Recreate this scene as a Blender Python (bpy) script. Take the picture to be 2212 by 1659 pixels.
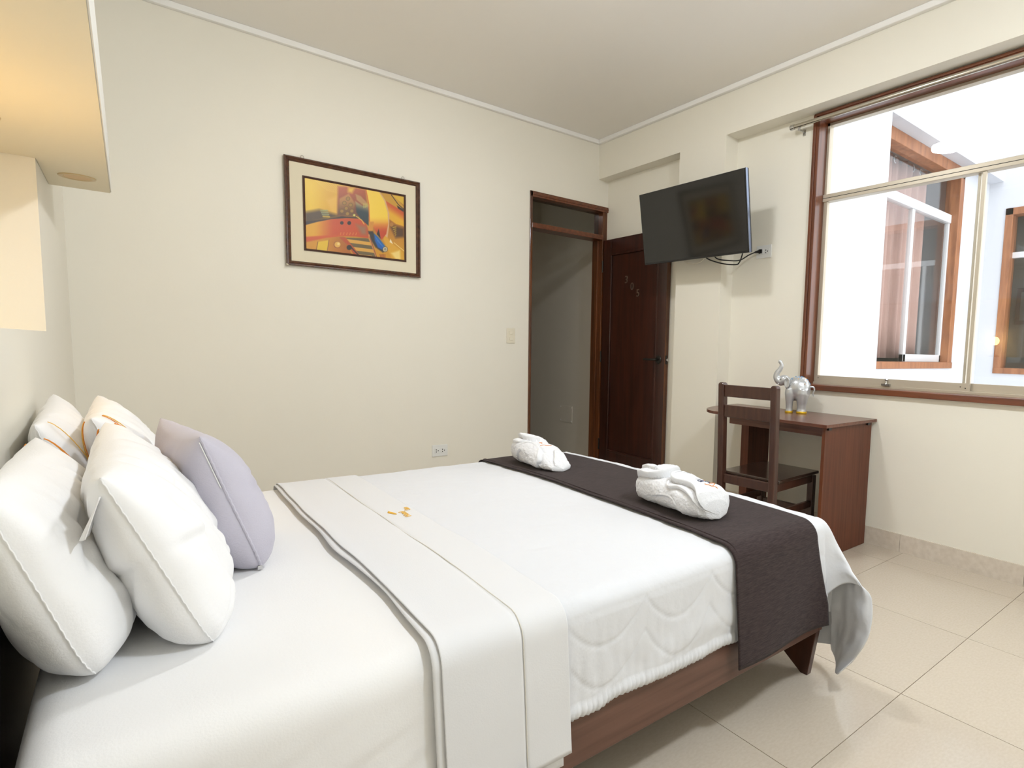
import bpy, bmesh, math, random
import numpy as np
from mathutils import Vector, Matrix, noise
from mathutils.bvhtree import BVHTree

random.seed(4)
for o in list(bpy.data.objects):
    bpy.data.objects.remove(o)
scene = bpy.context.scene
COL = scene.collection

# ---------------------------------------------------------------- camera
def cam_axes(yaw, pit, rol):
    cy, sy, cp, sp = math.cos(yaw), math.sin(yaw), math.cos(pit), math.sin(pit)
    f = Vector((sy * cp, cy * cp, sp)); r0 = Vector((cy, -sy, 0)); u0 = r0.cross(f)
    c, s = math.cos(rol), math.sin(rol)
    return c * r0 + s * u0, -s * r0 + c * u0, f
r_, u_, f_ = cam_axes(math.radians(40.30404), math.radians(-5.20441), math.radians(1.41845))
cd = bpy.data.cameras.new('camera')
cam = bpy.data.objects.new('camera', cd); COL.objects.link(cam)
cd.sensor_fit = 'HORIZONTAL'; cd.sensor_width = 36.0; cd.lens = 20.18177
cd.shift_x = -0.1013056; cd.shift_y = 0.0167975; cd.clip_start = 0.02
cam.matrix_world = Matrix(((r_.x, u_.x, -f_.x, .22394), (r_.y, u_.y, -f_.y, -4.0895),
                           (r_.z, u_.z, -f_.z, 1.12117), (0, 0, 0, 1)))
scene.camera = cam

# ---------------------------------------------------------------- world and exposure
w = bpy.data.worlds.new('overcast_sky'); scene.world = w; w.use_nodes = True
bg = w.node_tree.nodes['Background']
bg.inputs['Color'].default_value = (.97, .99, 1.0, 1); bg.inputs['Strength'].default_value = 3.1
scene.view_settings.view_transform = 'Standard'
scene.view_settings.look = 'None'
scene.view_settings.gamma = 1.0
scene.view_settings.use_curve_mapping = False
scene.view_settings.exposure = 0.09
CEILING_LAMP = 128.0      # emission strength of the round ceiling panel
FILL_LAMP = 215.0  # emission of the added fill light behind the camera
NICHE_LAMP = 38.0        # emission strength of the bulb in the wall niche
CORRIDOR_FILL = 5.0  # emission of the fill light added in the corridor

# ---------------------------------------------------------------- materials
def lin(c):
    return tuple((x / 255 / 12.92 if x / 255 <= .04045 else ((x / 255 + .055) / 1.055) ** 2.4) for x in c)
MATS = {}
def mat(name, rgb, rough=.5, metal=0, var=0, vscale=8, vstretch=(1, 1, 1), bump=0, bscale=200, bstretch=(1, 1, 1),
        coat=0, sheen=0, rgb2=None, coords='Object', spec=.5, randtint=0, emit=0):
    m = bpy.data.materials.new(name); m.use_nodes = True; MATS[name] = m
    nt = m.node_tree; N = nt.nodes; L = nt.links; b = N['Principled BSDF']
    c = lin(rgb); b.inputs['Base Color'].default_value = (*c, 1)
    b.inputs['Roughness'].default_value = rough; b.inputs['Metallic'].default_value = metal
    b.inputs['Coat Weight'].default_value = coat; b.inputs['Coat Roughness'].default_value = .12
    b.inputs['Sheen Weight'].default_value = sheen; b.inputs['Specular IOR Level'].default_value = spec
    if emit:
        b.inputs['Emission Color'].default_value = (*c, 1); b.inputs['Emission Strength'].default_value = emit
    if var or bump:
        tc = N.new('ShaderNodeTexCoord')
        src = tc.outputs[coords] if coords in ('Object', 'Generated', 'UV') else N.new('ShaderNodeNewGeometry').outputs['Position']
    col = None
    if var:
        mp = N.new('ShaderNodeMapping'); mp.inputs['Scale'].default_value = vstretch
        nz = N.new('ShaderNodeTexNoise'); nz.inputs['Scale'].default_value = vscale; nz.inputs['Detail'].default_value = 5
        rp = N.new('ShaderNodeValToRGB')
        c2 = lin(rgb2) if rgb2 else tuple(x * (1 - var) for x in c)
        rp.color_ramp.elements[0].color = (*c2, 1); rp.color_ramp.elements[1].color = (*c, 1)
        rp.color_ramp.elements[0].position = .32; rp.color_ramp.elements[1].position = .66
        L.new(src, mp.inputs['Vector']); L.new(mp.outputs[0], nz.inputs['Vector'])
        L.new(nz.outputs['Fac'], rp.inputs['Fac']); col = rp.outputs['Color']
    if randtint:
        oi = N.new('ShaderNodeObjectInfo'); mr = N.new('ShaderNodeMapRange')
        mr.inputs['To Min'].default_value = 1 - randtint; mr.inputs['To Max'].default_value = 1 + randtint
        hv = N.new('ShaderNodeHueSaturation'); L.new(oi.outputs['Random'], mr.inputs['Value']); L.new(mr.outputs[0], hv.inputs['Value'])
        if col: L.new(col, hv.inputs['Color'])
        else: hv.inputs['Color'].default_value = (*c, 1)
        col = hv.outputs['Color']
    if col: L.new(col, b.inputs['Base Color'])
    if bump:
        mp = N.new('ShaderNodeMapping'); mp.inputs['Scale'].default_value = bstretch
        nz = N.new('ShaderNodeTexNoise'); nz.inputs['Scale'].default_value = bscale; nz.inputs['Detail'].default_value = 3
        bp = N.new('ShaderNodeBump'); bp.inputs['Strength'].default_value = bump; bp.inputs['Distance'].default_value = .01
        L.new(src, mp.inputs['Vector']); L.new(mp.outputs[0], nz.inputs['Vector'])
        L.new(nz.outputs['Fac'], bp.inputs['Height']); L.new(bp.outputs[0], b.inputs['Normal'])
    return m
def glass_mat(name, tint=(1, 1, 1), ior=1.5, rough=0.0):
    m = bpy.data.materials.new(name); m.use_nodes = True; MATS[name] = m
    nt = m.node_tree; N = nt.nodes; L = nt.links; N.remove(N['Principled BSDF']); out = N['Material Output']
    tr = N.new('ShaderNodeBsdfTransparent'); tr.inputs['Color'].default_value = (*tint, 1)
    gl = N.new('ShaderNodeBsdfGlossy'); gl.inputs['Roughness'].default_value = rough
    fr = N.new('ShaderNodeFresnel'); fr.inputs['IOR'].default_value = ior
    ge = N.new('ShaderNodeNewGeometry'); mr = N.new('ShaderNodeMapRange')      # same index from both faces of the pane
    mr.inputs['To Min'].default_value = ior; mr.inputs['To Max'].default_value = 1 / ior
    L.new(ge.outputs['Backfacing'], mr.inputs['Value']); L.new(mr.outputs[0], fr.inputs['IOR'])
    mx = N.new('ShaderNodeMixShader')
    L.new(fr.outputs[0], mx.inputs[0]); L.new(tr.outputs[0], mx.inputs[1]); L.new(gl.outputs[0], mx.inputs[2])
    L.new(mx.outputs[0], out.inputs['Surface'])
    return m
def emit_mat(name, rgb, strength):
    m = bpy.data.materials.new(name); m.use_nodes = True; MATS[name] = m
    nt = m.node_tree; N = nt.nodes; N.remove(N['Principled BSDF'])
    e = N.new('ShaderNodeEmission'); e.inputs['Color'].default_value = (*lin(rgb), 1); e.inputs['Strength'].default_value = strength
    nt.links.new(e.outputs[0], N['Material Output'].inputs['Surface'])
    return m

mat('wall_paint', (243, 238, 224), .55, var=.02, vscale=1.2, bump=.03, bscale=90, spec=.3)
mat('ceiling_paint', (250, 246, 239), .6, spec=.3)
mat('cornice_paint', (250, 248, 244), .55, spec=.3)
mat('gypsum_white', (236, 234, 226), .6, spec=.3)
mat('canopy_paint', (238, 228, 202), .55, spec=.3)
mat('downlight_ring', (206, 182, 136), .35)
mat('downlight_lens', (214, 178, 120), .4)
mat('corridor_paint', (214, 207, 192), .6, spec=.3, bump=.05, bscale=40)
mat('courtyard_paint', (210, 213, 219), .7, spec=.2)
mat('floor_tile', (206, 194, 177), .13, var=.05, vscale=70, vstretch=(1, 2.0, 1), rgb2=(200, 187, 168), coords='World', randtint=.02)
mat('skirting_tile', (222, 211, 196), .25, var=.05, vscale=40, rgb2=(212, 200, 184), coords='World', randtint=.02)
mat('grout', (186, 160, 130), .9)
mat('door_wood', (66, 31, 20), .28, var=.4, vscale=3, vstretch=(9, 9, .7), rgb2=(46, 20, 13), coat=.35)
mat('jamb_wood', (112, 64, 32), .32, var=.4, vscale=3, vstretch=(12, 12, .6), rgb2=(72, 38, 18), coat=.3)
mat('window_wood', (120, 66, 38), .32, var=.35, vscale=4, vstretch=(9, 9, .7), rgb2=(86, 44, 25), coat=.35)
mat('window_wood_h', (120, 66, 38), .32, var=.35, vscale=4, vstretch=(9, .7, 9), rgb2=(86, 44, 25), coat=.35)
mat('window_wood_out', (168, 112, 74), .5, var=.3, vscale=4, vstretch=(6, 6, 1), rgb2=(134, 84, 54))
mat('desk_wood', (104, 57, 38), .42, var=.22, vscale=5, vstretch=(14, 14, .5), rgb2=(86, 45, 29), spec=.3)
mat('desk_wood_h', (112, 67, 49), .27, var=.22, vscale=5, vstretch=(14, .5, 14), rgb2=(92, 52, 38), coat=.15)
mat('chair_wood', (76, 47, 35), .3, var=.3, vscale=6, vstretch=(8, 8, 1), rgb2=(60, 34, 25), coat=.25)
mat('chair_seat', (58, 42, 34), .16, coat=.5)
mat('bed_wood', (104, 72, 58), .38, var=.2, vscale=5, vstretch=(.6, 12, 12), rgb2=(86, 57, 45))
mat('headboard_wood', (36, 28, 25), .4)
mat('leg_wood', (70, 36, 22), .35, var=.3, vscale=5, vstretch=(8, 8, 1))
mat('frame_wood', (92, 55, 33), .25, var=.3, vscale=8, vstretch=(4, 4, 4), rgb2=(66, 36, 22), coat=.5)
mat('inner_frame', (70, 44, 34), .35)
mat('mount_board', (232, 222, 196), .8, spec=.2)
mat('cotton', (236, 235, 234), .85, bump=.06, bscale=260, sheen=.1, spec=.2)
mat('cotton_case', (244, 243, 242), .85, bump=.08, bscale=240, sheen=.1, spec=.2)
mat('cotton_cover', (221, 222, 225), .85, bump=.12, bscale=45, bstretch=(1, 1, 1), sheen=.1, spec=.2)
mat('cotton_fold', (223, 223, 224), .85, bump=.04, bscale=300, sheen=.1, spec=.2)
mat('seam_thread', (222, 218, 208), .9)
mat('orange_thread', (226, 138, 44), .7)
mat('yellow_thread', (236, 186, 78), .7)
mat('navy_thread', (52, 58, 92), .8)
mat('cushion_cloth', (196, 192, 203), .8, bump=.2, bscale=500, bstretch=(.15, 1, 1), sheen=.15, spec=.25)
mat('runner_cloth', (64, 52, 51), .9, var=.3, vscale=22, vstretch=(1.6, 16, 16), rgb2=(42, 33, 32), bump=.25, bscale=60, bstretch=(1.6, 16, 16), sheen=.08, spec=.15)
mat('terry', (236, 236, 238), .95, bump=.35, bscale=420, sheen=.3, spec=.1)
mat('terry_hem', (230, 230, 231), .9, bump=.1, bscale=300, spec=.15)
mat('tv_black', (24, 24, 24), .35)
mat('tv_screen', (30, 29, 27), .1, spec=.5)
mat('tv_edge', (120, 130, 150), .2, metal=.8)
mat('cable_black', (18, 18, 18), .5)
mat('plastic_white', (238, 238, 234), .35)
mat('plastic_cream', (234, 226, 204), .4)
mat('slot_dark', (40, 38, 36), .6)
mat('chrome', (200, 200, 200), .15, metal=1)
mat('dark_metal', (60, 58, 54), .3, metal=.8)
mat('rod_steel', (196, 190, 178), .22, metal=1)
mat('aluminium', (198, 188, 170), .4, metal=.35)
mat('aluminium_white', (226, 230, 234), .4, metal=.2)
mat('digit_metal', (150, 132, 118), .3, metal=.8)
mat('elephant_silver', (196, 198, 200), .3, metal=.55, coat=.3)
mat('gold_paint', (214, 172, 40), .35, metal=.5)
mat('bead_blue', (70, 150, 205), .3)
mat('bead_orange', (230, 160, 50), .3)
mat('bead_silver', (220, 222, 224), .25, metal=.6)
mat('eye_black', (20, 20, 20), .2)
mat('curtain_pink', (205, 172, 162), .9, var=.12, vscale=10, vstretch=(6, 6, .3), spec=.1)
mat('dim_room', (120, 118, 108), .9)
mat('bronze', (70, 58, 46), .4, metal=.4)
mat('label_black', (30, 28, 30), .8)
glass_mat('window_glass', (.985, .99, .99), 1.5)
glass_mat('transom_glass', (.8, .8, .78), 1.5)
emit_mat('lamp_panel', (250, 252, 255), CEILING_LAMP)
emit_mat('fill_panel', (233, 243, 255), FILL_LAMP)
emit_mat('niche_bulb', (255, 207, 124), NICHE_LAMP)
emit_mat('corridor_fill_panel', (255, 236, 214), CORRIDOR_FILL)

# ---------------------------------------------------------------- mesh helpers
class MB:
    def __init__(self): self.v = []; self.f = []
    def add(self, vs, fs):
        n = len(self.v); self.v += [tuple(p) for p in vs]; self.f += [tuple(i + n for i in q) for q in fs]; return self
    def box(self, a, b):
        x0, y0, z0 = (min(a[i], b[i]) for i in range(3)); x1, y1, z1 = (max(a[i], b[i]) for i in range(3))
        return self.add([(x0, y0, z0), (x1, y0, z0), (x1, y1, z0), (x0, y1, z0), (x0, y0, z1), (x1, y0, z1), (x1, y1, z1), (x0, y1, z1)],
                        [(0, 3, 2, 1), (4, 5, 6, 7), (0, 1, 5, 4), (1, 2, 6, 5), (2, 3, 7, 6), (3, 0, 4, 7)])
    def prism(self, poly, axis, a, b):
        n = len(poly)
        def P(p, h):
            return {'x': (h, p[0], p[1]), 'y': (p[0], h, p[1]), 'z': (p[0], p[1], h)}[axis]
        vs = [P(p, a) for p in poly] + [P(p, b) for p in poly]
        fs = [tuple(range(n))[::-1], tuple(range(n, 2 * n))] + [(i, (i + 1) % n, n + (i + 1) % n, n + i) for i in range(n)]
        return self.add(vs, fs)
    def tube(self, path, r, n=10, caps=True, flat=None):
        path = [Vector(p) for p in path]; m = len(path); rs = r if isinstance(r, (list, tuple)) else [r] * m
        vs = []; prev = None
        for i, p in enumerate(path):
            t = (path[min(i + 1, m - 1)] - path[max(i - 1, 0)])
            t = t.normalized() if t.length > 1e-9 else Vector((0, 0, 1))
            if prev is None:
                a = Vector((0, 0, 1)) if abs(t.z) < .9 else Vector((1, 0, 0)); u = t.cross(a).normalized()
            else:
                u = (prev - t * prev.dot(t)); u = u.normalized() if u.length > 1e-6 else t.orthogonal().normalized()
            prev = u; v = t.cross(u)
            for k in range(n):
                an = 2 * math.pi * k / n
                vs.append(p + (u * math.cos(an) + v * math.sin(an)) * rs[i])
        fs = [(i * n + k, i * n + (k + 1) % n, (i + 1) * n + (k + 1) % n, (i + 1) * n + k) for i in range(m - 1) for k in range(n)]
        if caps: fs += [tuple(range(n))[::-1], tuple(range((m - 1) * n, m * n))]
        return self.add(vs, fs)
    def lathe(self, prof, c=(0, 0, 0), n=32, axis='z'):
        vs = []
        for r, h in prof:
            for k in range(n):
                a = 2 * math.pi * k / n; x, y = r * math.cos(a), r * math.sin(a)
                p = {'z': (x, y, h), 'x': (h, x, y), 'y': (x, h, y)}[axis]
                vs.append((p[0] + c[0], p[1] + c[1], p[2] + c[2]))
        m = len(prof)
        fs = [(i * n + k, i * n + (k + 1) % n, (i + 1) * n + (k + 1) % n, (i + 1) * n + k) for i in range(m - 1) for k in range(n)]
        if prof[0][0] > 0: fs.append(tuple(range(n))[::-1])
        if prof[-1][0] > 0: fs.append(tuple(range((m - 1) * n, m * n)))
        return self.add(vs, fs)
    def ell(self, c, r, n=24, m=14):
        vs = []; fs = []
        for i in range(m + 1):
            t = math.pi * i / m
            for k in range(n):
                a = 2 * math.pi * k / n
                vs.append((c[0] + r[0] * math.sin(t) * math.cos(a), c[1] + r[1] * math.sin(t) * math.sin(a), c[2] + r[2] * math.cos(t)))
        for i in range(m):
            for k in range(n):
                fs.append((i * n + k, i * n + (k + 1) % n, (i + 1) * n + (k + 1) % n, (i + 1) * n + k)[::-1])
        return self.add(vs, fs)
    def grid(self, nu, nv, fn, closed_u=False):
        vs = [fn(i / (nu - (0 if closed_u else 1)), j / (nv - 1)) for i in range(nu) for j in range(nv)]
        fs = []
        for i in range(nu if closed_u else nu - 1):
            i2 = (i + 1) % nu
            for j in range(nv - 1): fs.append((i * nv + j, i2 * nv + j, i2 * nv + j + 1, i * nv + j + 1))
        return self.add(vs, fs)
    def xf(self, M):
        self.v = [tuple(M @ Vector(p)) for p in self.v]; return self
    def mesh(self, name, loc=(0, 0, 0), weld=False):
        me = bpy.data.meshes.new(name)
        me.from_pydata([(p[0] - loc[0], p[1] - loc[1], p[2] - loc[2]) for p in self.v], [], self.f)
        bm = bmesh.new(); bm.from_mesh(me)
        if weld: bmesh.ops.remove_doubles(bm, verts=bm.verts, dist=1e-5)
        bmesh.ops.recalc_face_normals(bm, faces=bm.faces); bm.to_mesh(me); bm.free()
        me.update(); return me
    def build(self, name, m, parent=None, smooth=False, angle=35, bevel=0, world=True, solid=0, weld=False, sub=0):
        loc = (0, 0, 0)
        if parent is not None and world:
            loc = parent.get('_loc', (0, 0, 0))
        me = self.mesh(name, loc, weld)
        return link(name, me, m, parent, smooth, angle, bevel, solid, sub)
def link(name, me, m, parent=None, smooth=False, angle=35, bevel=0, solid=0, sub=0):
    o = bpy.data.objects.new(name, me); COL.objects.link(o)
    if m: me.materials.append(MATS[m])
    if smooth:
        me.shade_smooth()
        if angle < 180: me.set_sharp_from_angle(angle=math.radians(angle))
    if parent is not None:
        o.parent = parent
        if '_loc' in parent: o['_loc'] = parent['_loc']
    if sub:
        md = o.modifiers.new('sub', 'SUBSURF'); md.levels = sub; md.render_levels = sub
    if solid:
        md = o.modifiers.new('thick', 'SOLIDIFY'); md.thickness = abs(solid); md.offset = 1 if solid > 0 else -1
    if bevel:
        md = o.modifiers.new('bevel', 'BEVEL'); md.width = bevel; md.segments = 2; md.limit_method = 'ANGLE'
    return o
def thing(name, label, cat, loc=(0, 0, 0), group=None):
    o = bpy.data.objects.new(name, None); COL.objects.link(o); o.location = loc; o.empty_display_size = .1
    o['_loc'] = tuple(loc)
    if label: o['label'] = label
    if cat: o['category'] = cat
    if group: o['group'] = group
    return o
def tag(o, label, cat, group=None):
    o['label'] = label; o['category'] = cat
    if group: o['group'] = group
    return o
def struct(o): o['kind'] = 'structure'; return o
def spart(name, loc=(0, 0, 0)): return struct(thing(name, None, None, loc))
def text_mesh(s, size, extrude=.001):
    c = bpy.data.curves.new('txt', 'FONT'); c.body = s; c.size = size; c.extrude = extrude; c.align_x = 'CENTER'; c.align_y = 'CENTER'
    o = bpy.data.objects.new('txt', c); COL.objects.link(o)
    dg = bpy.context.evaluated_depsgraph_get(); me = bpy.data.meshes.new_from_object(o.evaluated_get(dg))
    bpy.data.objects.remove(o); return me
def remesh(mb, voxel, smooth_iter=6):
    me = mb.mesh('tmp'); o = bpy.data.objects.new('tmp', me); COL.objects.link(o)
    md = o.modifiers.new('r', 'REMESH'); md.mode = 'VOXEL'; md.voxel_size = voxel
    sm = o.modifiers.new('s', 'SMOOTH'); sm.iterations = smooth_iter; sm.factor = .5
    dg = bpy.context.evaluated_depsgraph_get(); out = bpy.data.meshes.new_from_object(o.evaluated_get(dg))
    bpy.data.objects.remove(o); return out
def catmull(pts, n=8):
    P = [Vector(p) for p in pts]; out = []
    for i in range(len(P) - 1):
        p0, p1, p2, p3 = P[max(i - 1, 0)], P[i], P[i + 1], P[min(i + 2, len(P) - 1)]
        for k in range(n):
            t = k / n
            out.append(.5 * ((2 * p1) + (p2 - p0) * t + (2 * p0 - 5 * p1 + 4 * p2 - p3) * t * t + (3 * p1 - p0 - 3 * p2 + p3) * t ** 3))
    out.append(P[-1]); return out

# ================================================================ ROOM SHELL
L, X1, X2 = 3.435, 3.544, 3.564           # front plane of the right wall, door recess, window recess
YR1, YR2, ZR1, ZR2 = -.977, -1.416, 2.598, 2.612
ZC, ZCOR = 2.922, 2.888                   # ceiling, lower edge of cornice
YD = -5.6                                 # wall behind the camera
WY0, WY1, WZ0, WZ1 = -4.75, -2.022, .897, 2.60   # window opening
DX0, DX1, DZ = 2.735, 3.544, 2.372        # doorway with its frame

m = MB()
m.box((-.3, 0, 0), (DX0, .12, ZC)); m.box((DX0, 0, DZ), (3.72, .12, ZC))
struct(m.build('wall_back', 'wall_paint'))
m = MB()
m.box((X1, YR1, 0), (3.72, 0, ZR1)); m.box((L, YR1, ZR1), (3.72, 0, ZC)); m.box((L, YR2, 0), (3.72, YR1, ZC))
m.box((L, YD, ZR2), (3.72, YR2, ZC)); m.box((X2, YD, 0), (3.72, YR2, WZ0))
m.box((X2, WY1, WZ0), (3.72, YR2, ZR2)); m.box((X2, YD, WZ0), (3.72, WY0, ZR2)); m.box((X2, WY0, WZ1), (3.72, WY1, ZR2))
struct(m.build('wall_right', 'wall_paint'))
# headboard wall with the lit niche
NY0, NY1, NZ0, NZ1, ND = -3.5, -1.183, 1.134, 1.736, -.2
m = MB()
m.box((-.3, YD, 0), (0, 0, NZ0)); m.box((-.3, YD, NZ0), (0, NY0, NZ1)); m.box((-.3, NY1, NZ0), (0, 0, NZ1))
m.box((-.3, NY0, NZ0), (ND, NY1, NZ1)); m.box((-.3, YD, NZ1), (0, 0, ZC))
struct(m.build('wall_left', 'wall_paint'))
m = MB(); m.box((-.3, YD - .12, 0), (3.72, YD, ZC)); struct(m.build('wall_front', 'wall_paint'))
m = MB(); m.box((-.3, YD - .12, ZC), (3.72, .12, ZC + .1)); struct(m.build('ceiling', 'ceiling_paint'))
# cornice strips
cw, ch = .03, ZC - ZCOR
def cornice(name, lo, hi):
    m = MB(); m.box(lo, hi); struct(m.build(name, 'cornice_paint', bevel=.004))
cornice('trim_1', (0, -cw, ZCOR), (L, 0, ZC)); cornice('trim_2', (L - cw, YD, ZCOR), (L, -cw, ZC))
cornice('trim_3', (0, YD, ZCOR), (cw, -cw, ZC)); cornice('trim_4', (cw, YD, ZCOR), (L - cw, YD + cw, ZC))

# floor: grout bed and single tiles
T, GX, GY = .602, 2.145, -3.332
fl = spart('floor')
m = MB(); m.box((-.3, YD - .12, -.12), (3.72, 3.2, -.004)); m.build('grout_bed', 'grout', fl)
def span(lo, hi, g):
    k = math.floor((lo - g) / T); e = []
    while g + k * T < hi - 1e-6:
        a, b = max(lo, g + k * T), min(hi, g + (k + 1) * T)
        if b - a > .01: e.append((a, b))
        k += 1
    return e
tile_meshes = {}
def tile(a, b, c, d, parent):
    key = (round(b - a, 3), round(d - c, 3))
    if key not in tile_meshes:
        g = .0012; sx, sy = b - a, d - c; q = MB()
        q.box((g, g, -.008), (sx - g, sy - g, 0)); tile_meshes[key] = q.mesh('tile')
        tile_meshes[key].materials.append(MATS['floor_tile'])
    o = bpy.data.objects.new('tile', tile_meshes[key]); COL.objects.link(o); o.location = (a, c, 0); o.parent = parent
for a, b in span(0, X2, GX):
    for c, d in span(YD, 0, GY): tile(a, b, c, d, fl)
m = MB(); m.box((2.0, 0, -.004), (3.72, 3.2, 0)); m.build('corridor_tiling', 'floor_tile', fl)
# skirting of cut tiles
def skirting(name, x, y, vert, runs, thick):
    s = spart(name)
    for a, b in runs:
        m = MB(); g = .001
        if vert == 'y': m.box((x, a + g, 0), (x + thick, b - g, .104))
        else: m.box((a + g, y, 0), (b - g, y + thick, .104))
        m.build('skirting_tile', 'skirting_tile', s)
YJ = -2.709
skirting('baseboard_right', X2 - .009, 0, 'y', span(YD, YR2, YJ), .009)
skirting('baseboard_back', 0, -.009, 'x', span(0, DX0, GX), .009)
skirting('baseboard_left', 0, 0, 'y', span(YD, -.01, YJ), .009)
skirting('baseboard_pier', L - .009, 0, 'y', [(YR2, YR1)], .009)

# corridor behind the doorway
m = MB()
m.box((3.63, .12, 0), (3.75, 3.2, 2.72)); struct(m.build('wall_corridor_side', 'corridor_paint'))
m = MB(); m.box((2.0, 3.08, 0), (3.63, 3.2, 2.72)); struct(m.build('wall_corridor_end', 'corridor_paint'))
m = MB(); m.box((1.9, .12, 0), (2.0, 3.2, 2.72)); struct(m.build('wall_corridor_left', 'corridor_paint'))
m = MB(); m.box((1.9, .12, 2.72), (3.75, 3.2, 2.8)); struct(m.build('ceiling_corridor', 'ceiling_paint'))
h = thing('access_panel', 'painted access panel with four screws low on the corridor wall', 'panel', (3.626, .7, .36))
m = MB(); m.box((3.625, .6, .36), (3.63, .81, .53)); m.build('cover_plate', 'corridor_paint', h, bevel=.001)
for yy in (.612, .798):
    for zz in (.375, .515):
        m = MB(); m.lathe([(.006, 3.6225), (.006, 3.6251)], (0, yy, zz), 10, 'x'); m.build('screw', 'plastic_white', h)
c = thing('corridor_fill_light', 'added round fill light on the corridor ceiling beyond the doorway', 'light', (2.7, 2.1, 2.70))  # out of view, added to brighten the corridor
m = MB(); m.lathe([(.14, 2.70), (.14, 2.72)], (2.7, 2.1, 0), 28); m.build('housing', 'plastic_white', c)
m = MB(); m.lathe([(.125, 2.6985), (.125, 2.6999)], (2.7, 2.1, 0), 28); m.build('diffuser', 'corridor_fill_panel', c)

# ================================================================ DOOR 305
d1 = spart('door_1')
JT = .04
m = MB(); m.box((DX0, -.012, 0), (DX0 + .022, .125, DZ)); m.build('jamb', 'jamb_wood', d1, bevel=.003)
m = MB(); m.box((3.49, 0, 0), (X1 - .001, .125, DZ)); m.build('jamb', 'jamb_wood', d1, bevel=.003)
m = MB(); m.box((3.475, .05, 0), (3.49, .125, 2.085)); m.build('door_stop', 'jamb_wood', d1, bevel=.002)
m = MB(); m.box((DX0, -.012, DZ - .045), (X1 - .001, .125, DZ)); m.box((DX0 + .02, -.016, DZ - .03), (X1 - .001, -.012, DZ - .012)); m.build('head', 'window_wood_h', d1, bevel=.003)
m = MB(); m.box((DX0 + .02, -.012, 2.085), (3.49, .125, 2.125)); m.build('transom_bar', 'window_wood_h', d1, bevel=.003)
m = MB(); m.box((DX0 + .022, .058, 2.125), (3.49, .062, DZ - .045)); m.build('transom_pane', 'transom_glass', d1)
# leaf, opened against the recess
LX0, LX1, LY0, LY1, LZ = 3.496, 3.536, -.82, -.012, 2.078
lf = MB()
st = .105
lf.box((LX0, LY1 - st, .008), (LX1, LY1, LZ)); lf.box((LX0, LY0, .008), (LX1, LY0 + st, LZ))
lf.box((LX0, LY0 + st, LZ - .13), (LX1, LY1 - st, LZ)); lf.box((LX0, LY0 + st, .008), (LX1, LY1 - st, .2))
leaf = lf.build('leaf', 'door_wood', d1, bevel=.002)
m = MB(); m.box((LX0 + .012, LY0 + st - .002, .19), (LX1 - .008, LY1 - st + .002, LZ - .12)); m.build('panel', 'door_wood', leaf)
for a, b in (((LX0 - .003, LY1 - st - .012, .2), (LX0 + .013, LY1 - st + .006, LZ - .13)), ((LX0 - .003, LY0 + st - .006, .2), (LX0 + .013, LY0 + st + .012, LZ - .13)),
             ((LX0 - .003, LY0 + st, LZ - .142), (LX0 + .013, LY1 - st, LZ - .124)), ((LX0 - .003, LY0 + st, .194), (LX0 + .013, LY1 - st, .212))):
    m = MB(); m.box(a, b); m.build('moulding', 'door_wood', leaf, bevel=.004)
m = MB(); m.box((LX0 + .001, LY0 - .002, .01), (LX1 - .001, LY0, LZ - .01)); m.build('edge_strip', 'jamb_wood', leaf)
hy, hz = -.755, 1.043
m = MB(); m.lathe([(.0, LX0 - .010), (.03, LX0 - .009), (.034, LX0 - .004), (.034, LX0)], (0, hy, hz), 28, 'x'); ro = m.build('rosette', 'dark_metal', leaf, smooth=True)
m = MB(); m.tube(catmull([(LX0 - .005, hy, hz), (LX0 - .04, hy, hz), (LX0 - .055, hy + .02, hz), (LX0 - .055, hy + .06, hz), (LX0 - .055, hy + .12, hz)], 6), .009, 12); m.build('lever', 'dark_metal', leaf, smooth=True)
m = MB(); m.box((LX0 + .008, LY0 - .004, hz - .035), (LX1 - .008, LY0 - .001, hz + .035)); m.build('latch_plate', 'dark_metal', leaf)
m = MB(); m.lathe([(.011, LY0 - .016), (.011, LY0 - .003)], (LX0 + .02, 0, hz), 16, 'y'); m.build('latch_bolt', 'chrome', leaf, smooth=True)
m = MB(); m.lathe([(.0, LX1 + .03), (.028, LX1 + .022), (.03, LX1)], (0, hy, hz), 20, 'x')
for s, y, z in (('3', -.322, 1.712), ('0', -.398, 1.650), ('5', -.474, 1.590)):
    me = text_mesh(s, .088, .0025)
    me.transform(Matrix(((0, 0, -1, LX0 + .0085), (-1, 0, 0, y), (0, 1, 0, z), (0, 0, 0, 1))))
    link('door_number_digit', me, 'digit_metal', leaf)
for z in (.25, 1.05, 1.85):
    m = MB(); m.lathe([(.007, z - .05), (.007, z + .05)], (3.493, -.006, 0), 12); m.build('hinge', 'dark_metal', d1)

# ================================================================ WINDOW 1
w1 = spart('window_1')
def wbox(name, a, b, mt='window_wood', bev=.003, parent=None):
    m = MB(); m.box(a, b); return m.build(name, mt, parent or w1, bevel=bev)
xi, xo = X2 - .016, 3.70
wbox('jamb', (xi, WY1 - .035, WZ0), (xo, WY1, WZ1)); wbox('jamb', (xi, WY0, WZ0), (xo, WY0 + .035, WZ1))
wbox('architrave', (xi - .008, WY1 - .016, WZ0), (xi, WY1 + .004, WZ1)); 
wbox('head', (xi, WY0, WZ1 - .035), (xo, WY1, WZ1), 'window_wood_h'); wbox('head_strip', (xi - .008, WY0, WZ1 - .012), (xi, WY1, WZ1 + .004), 'window_wood_h')
wbox('sill', (xi - .012, WY0, WZ0 - .006), (xo, WY1, WZ0 + .03), 'window_wood_h', .004)
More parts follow.
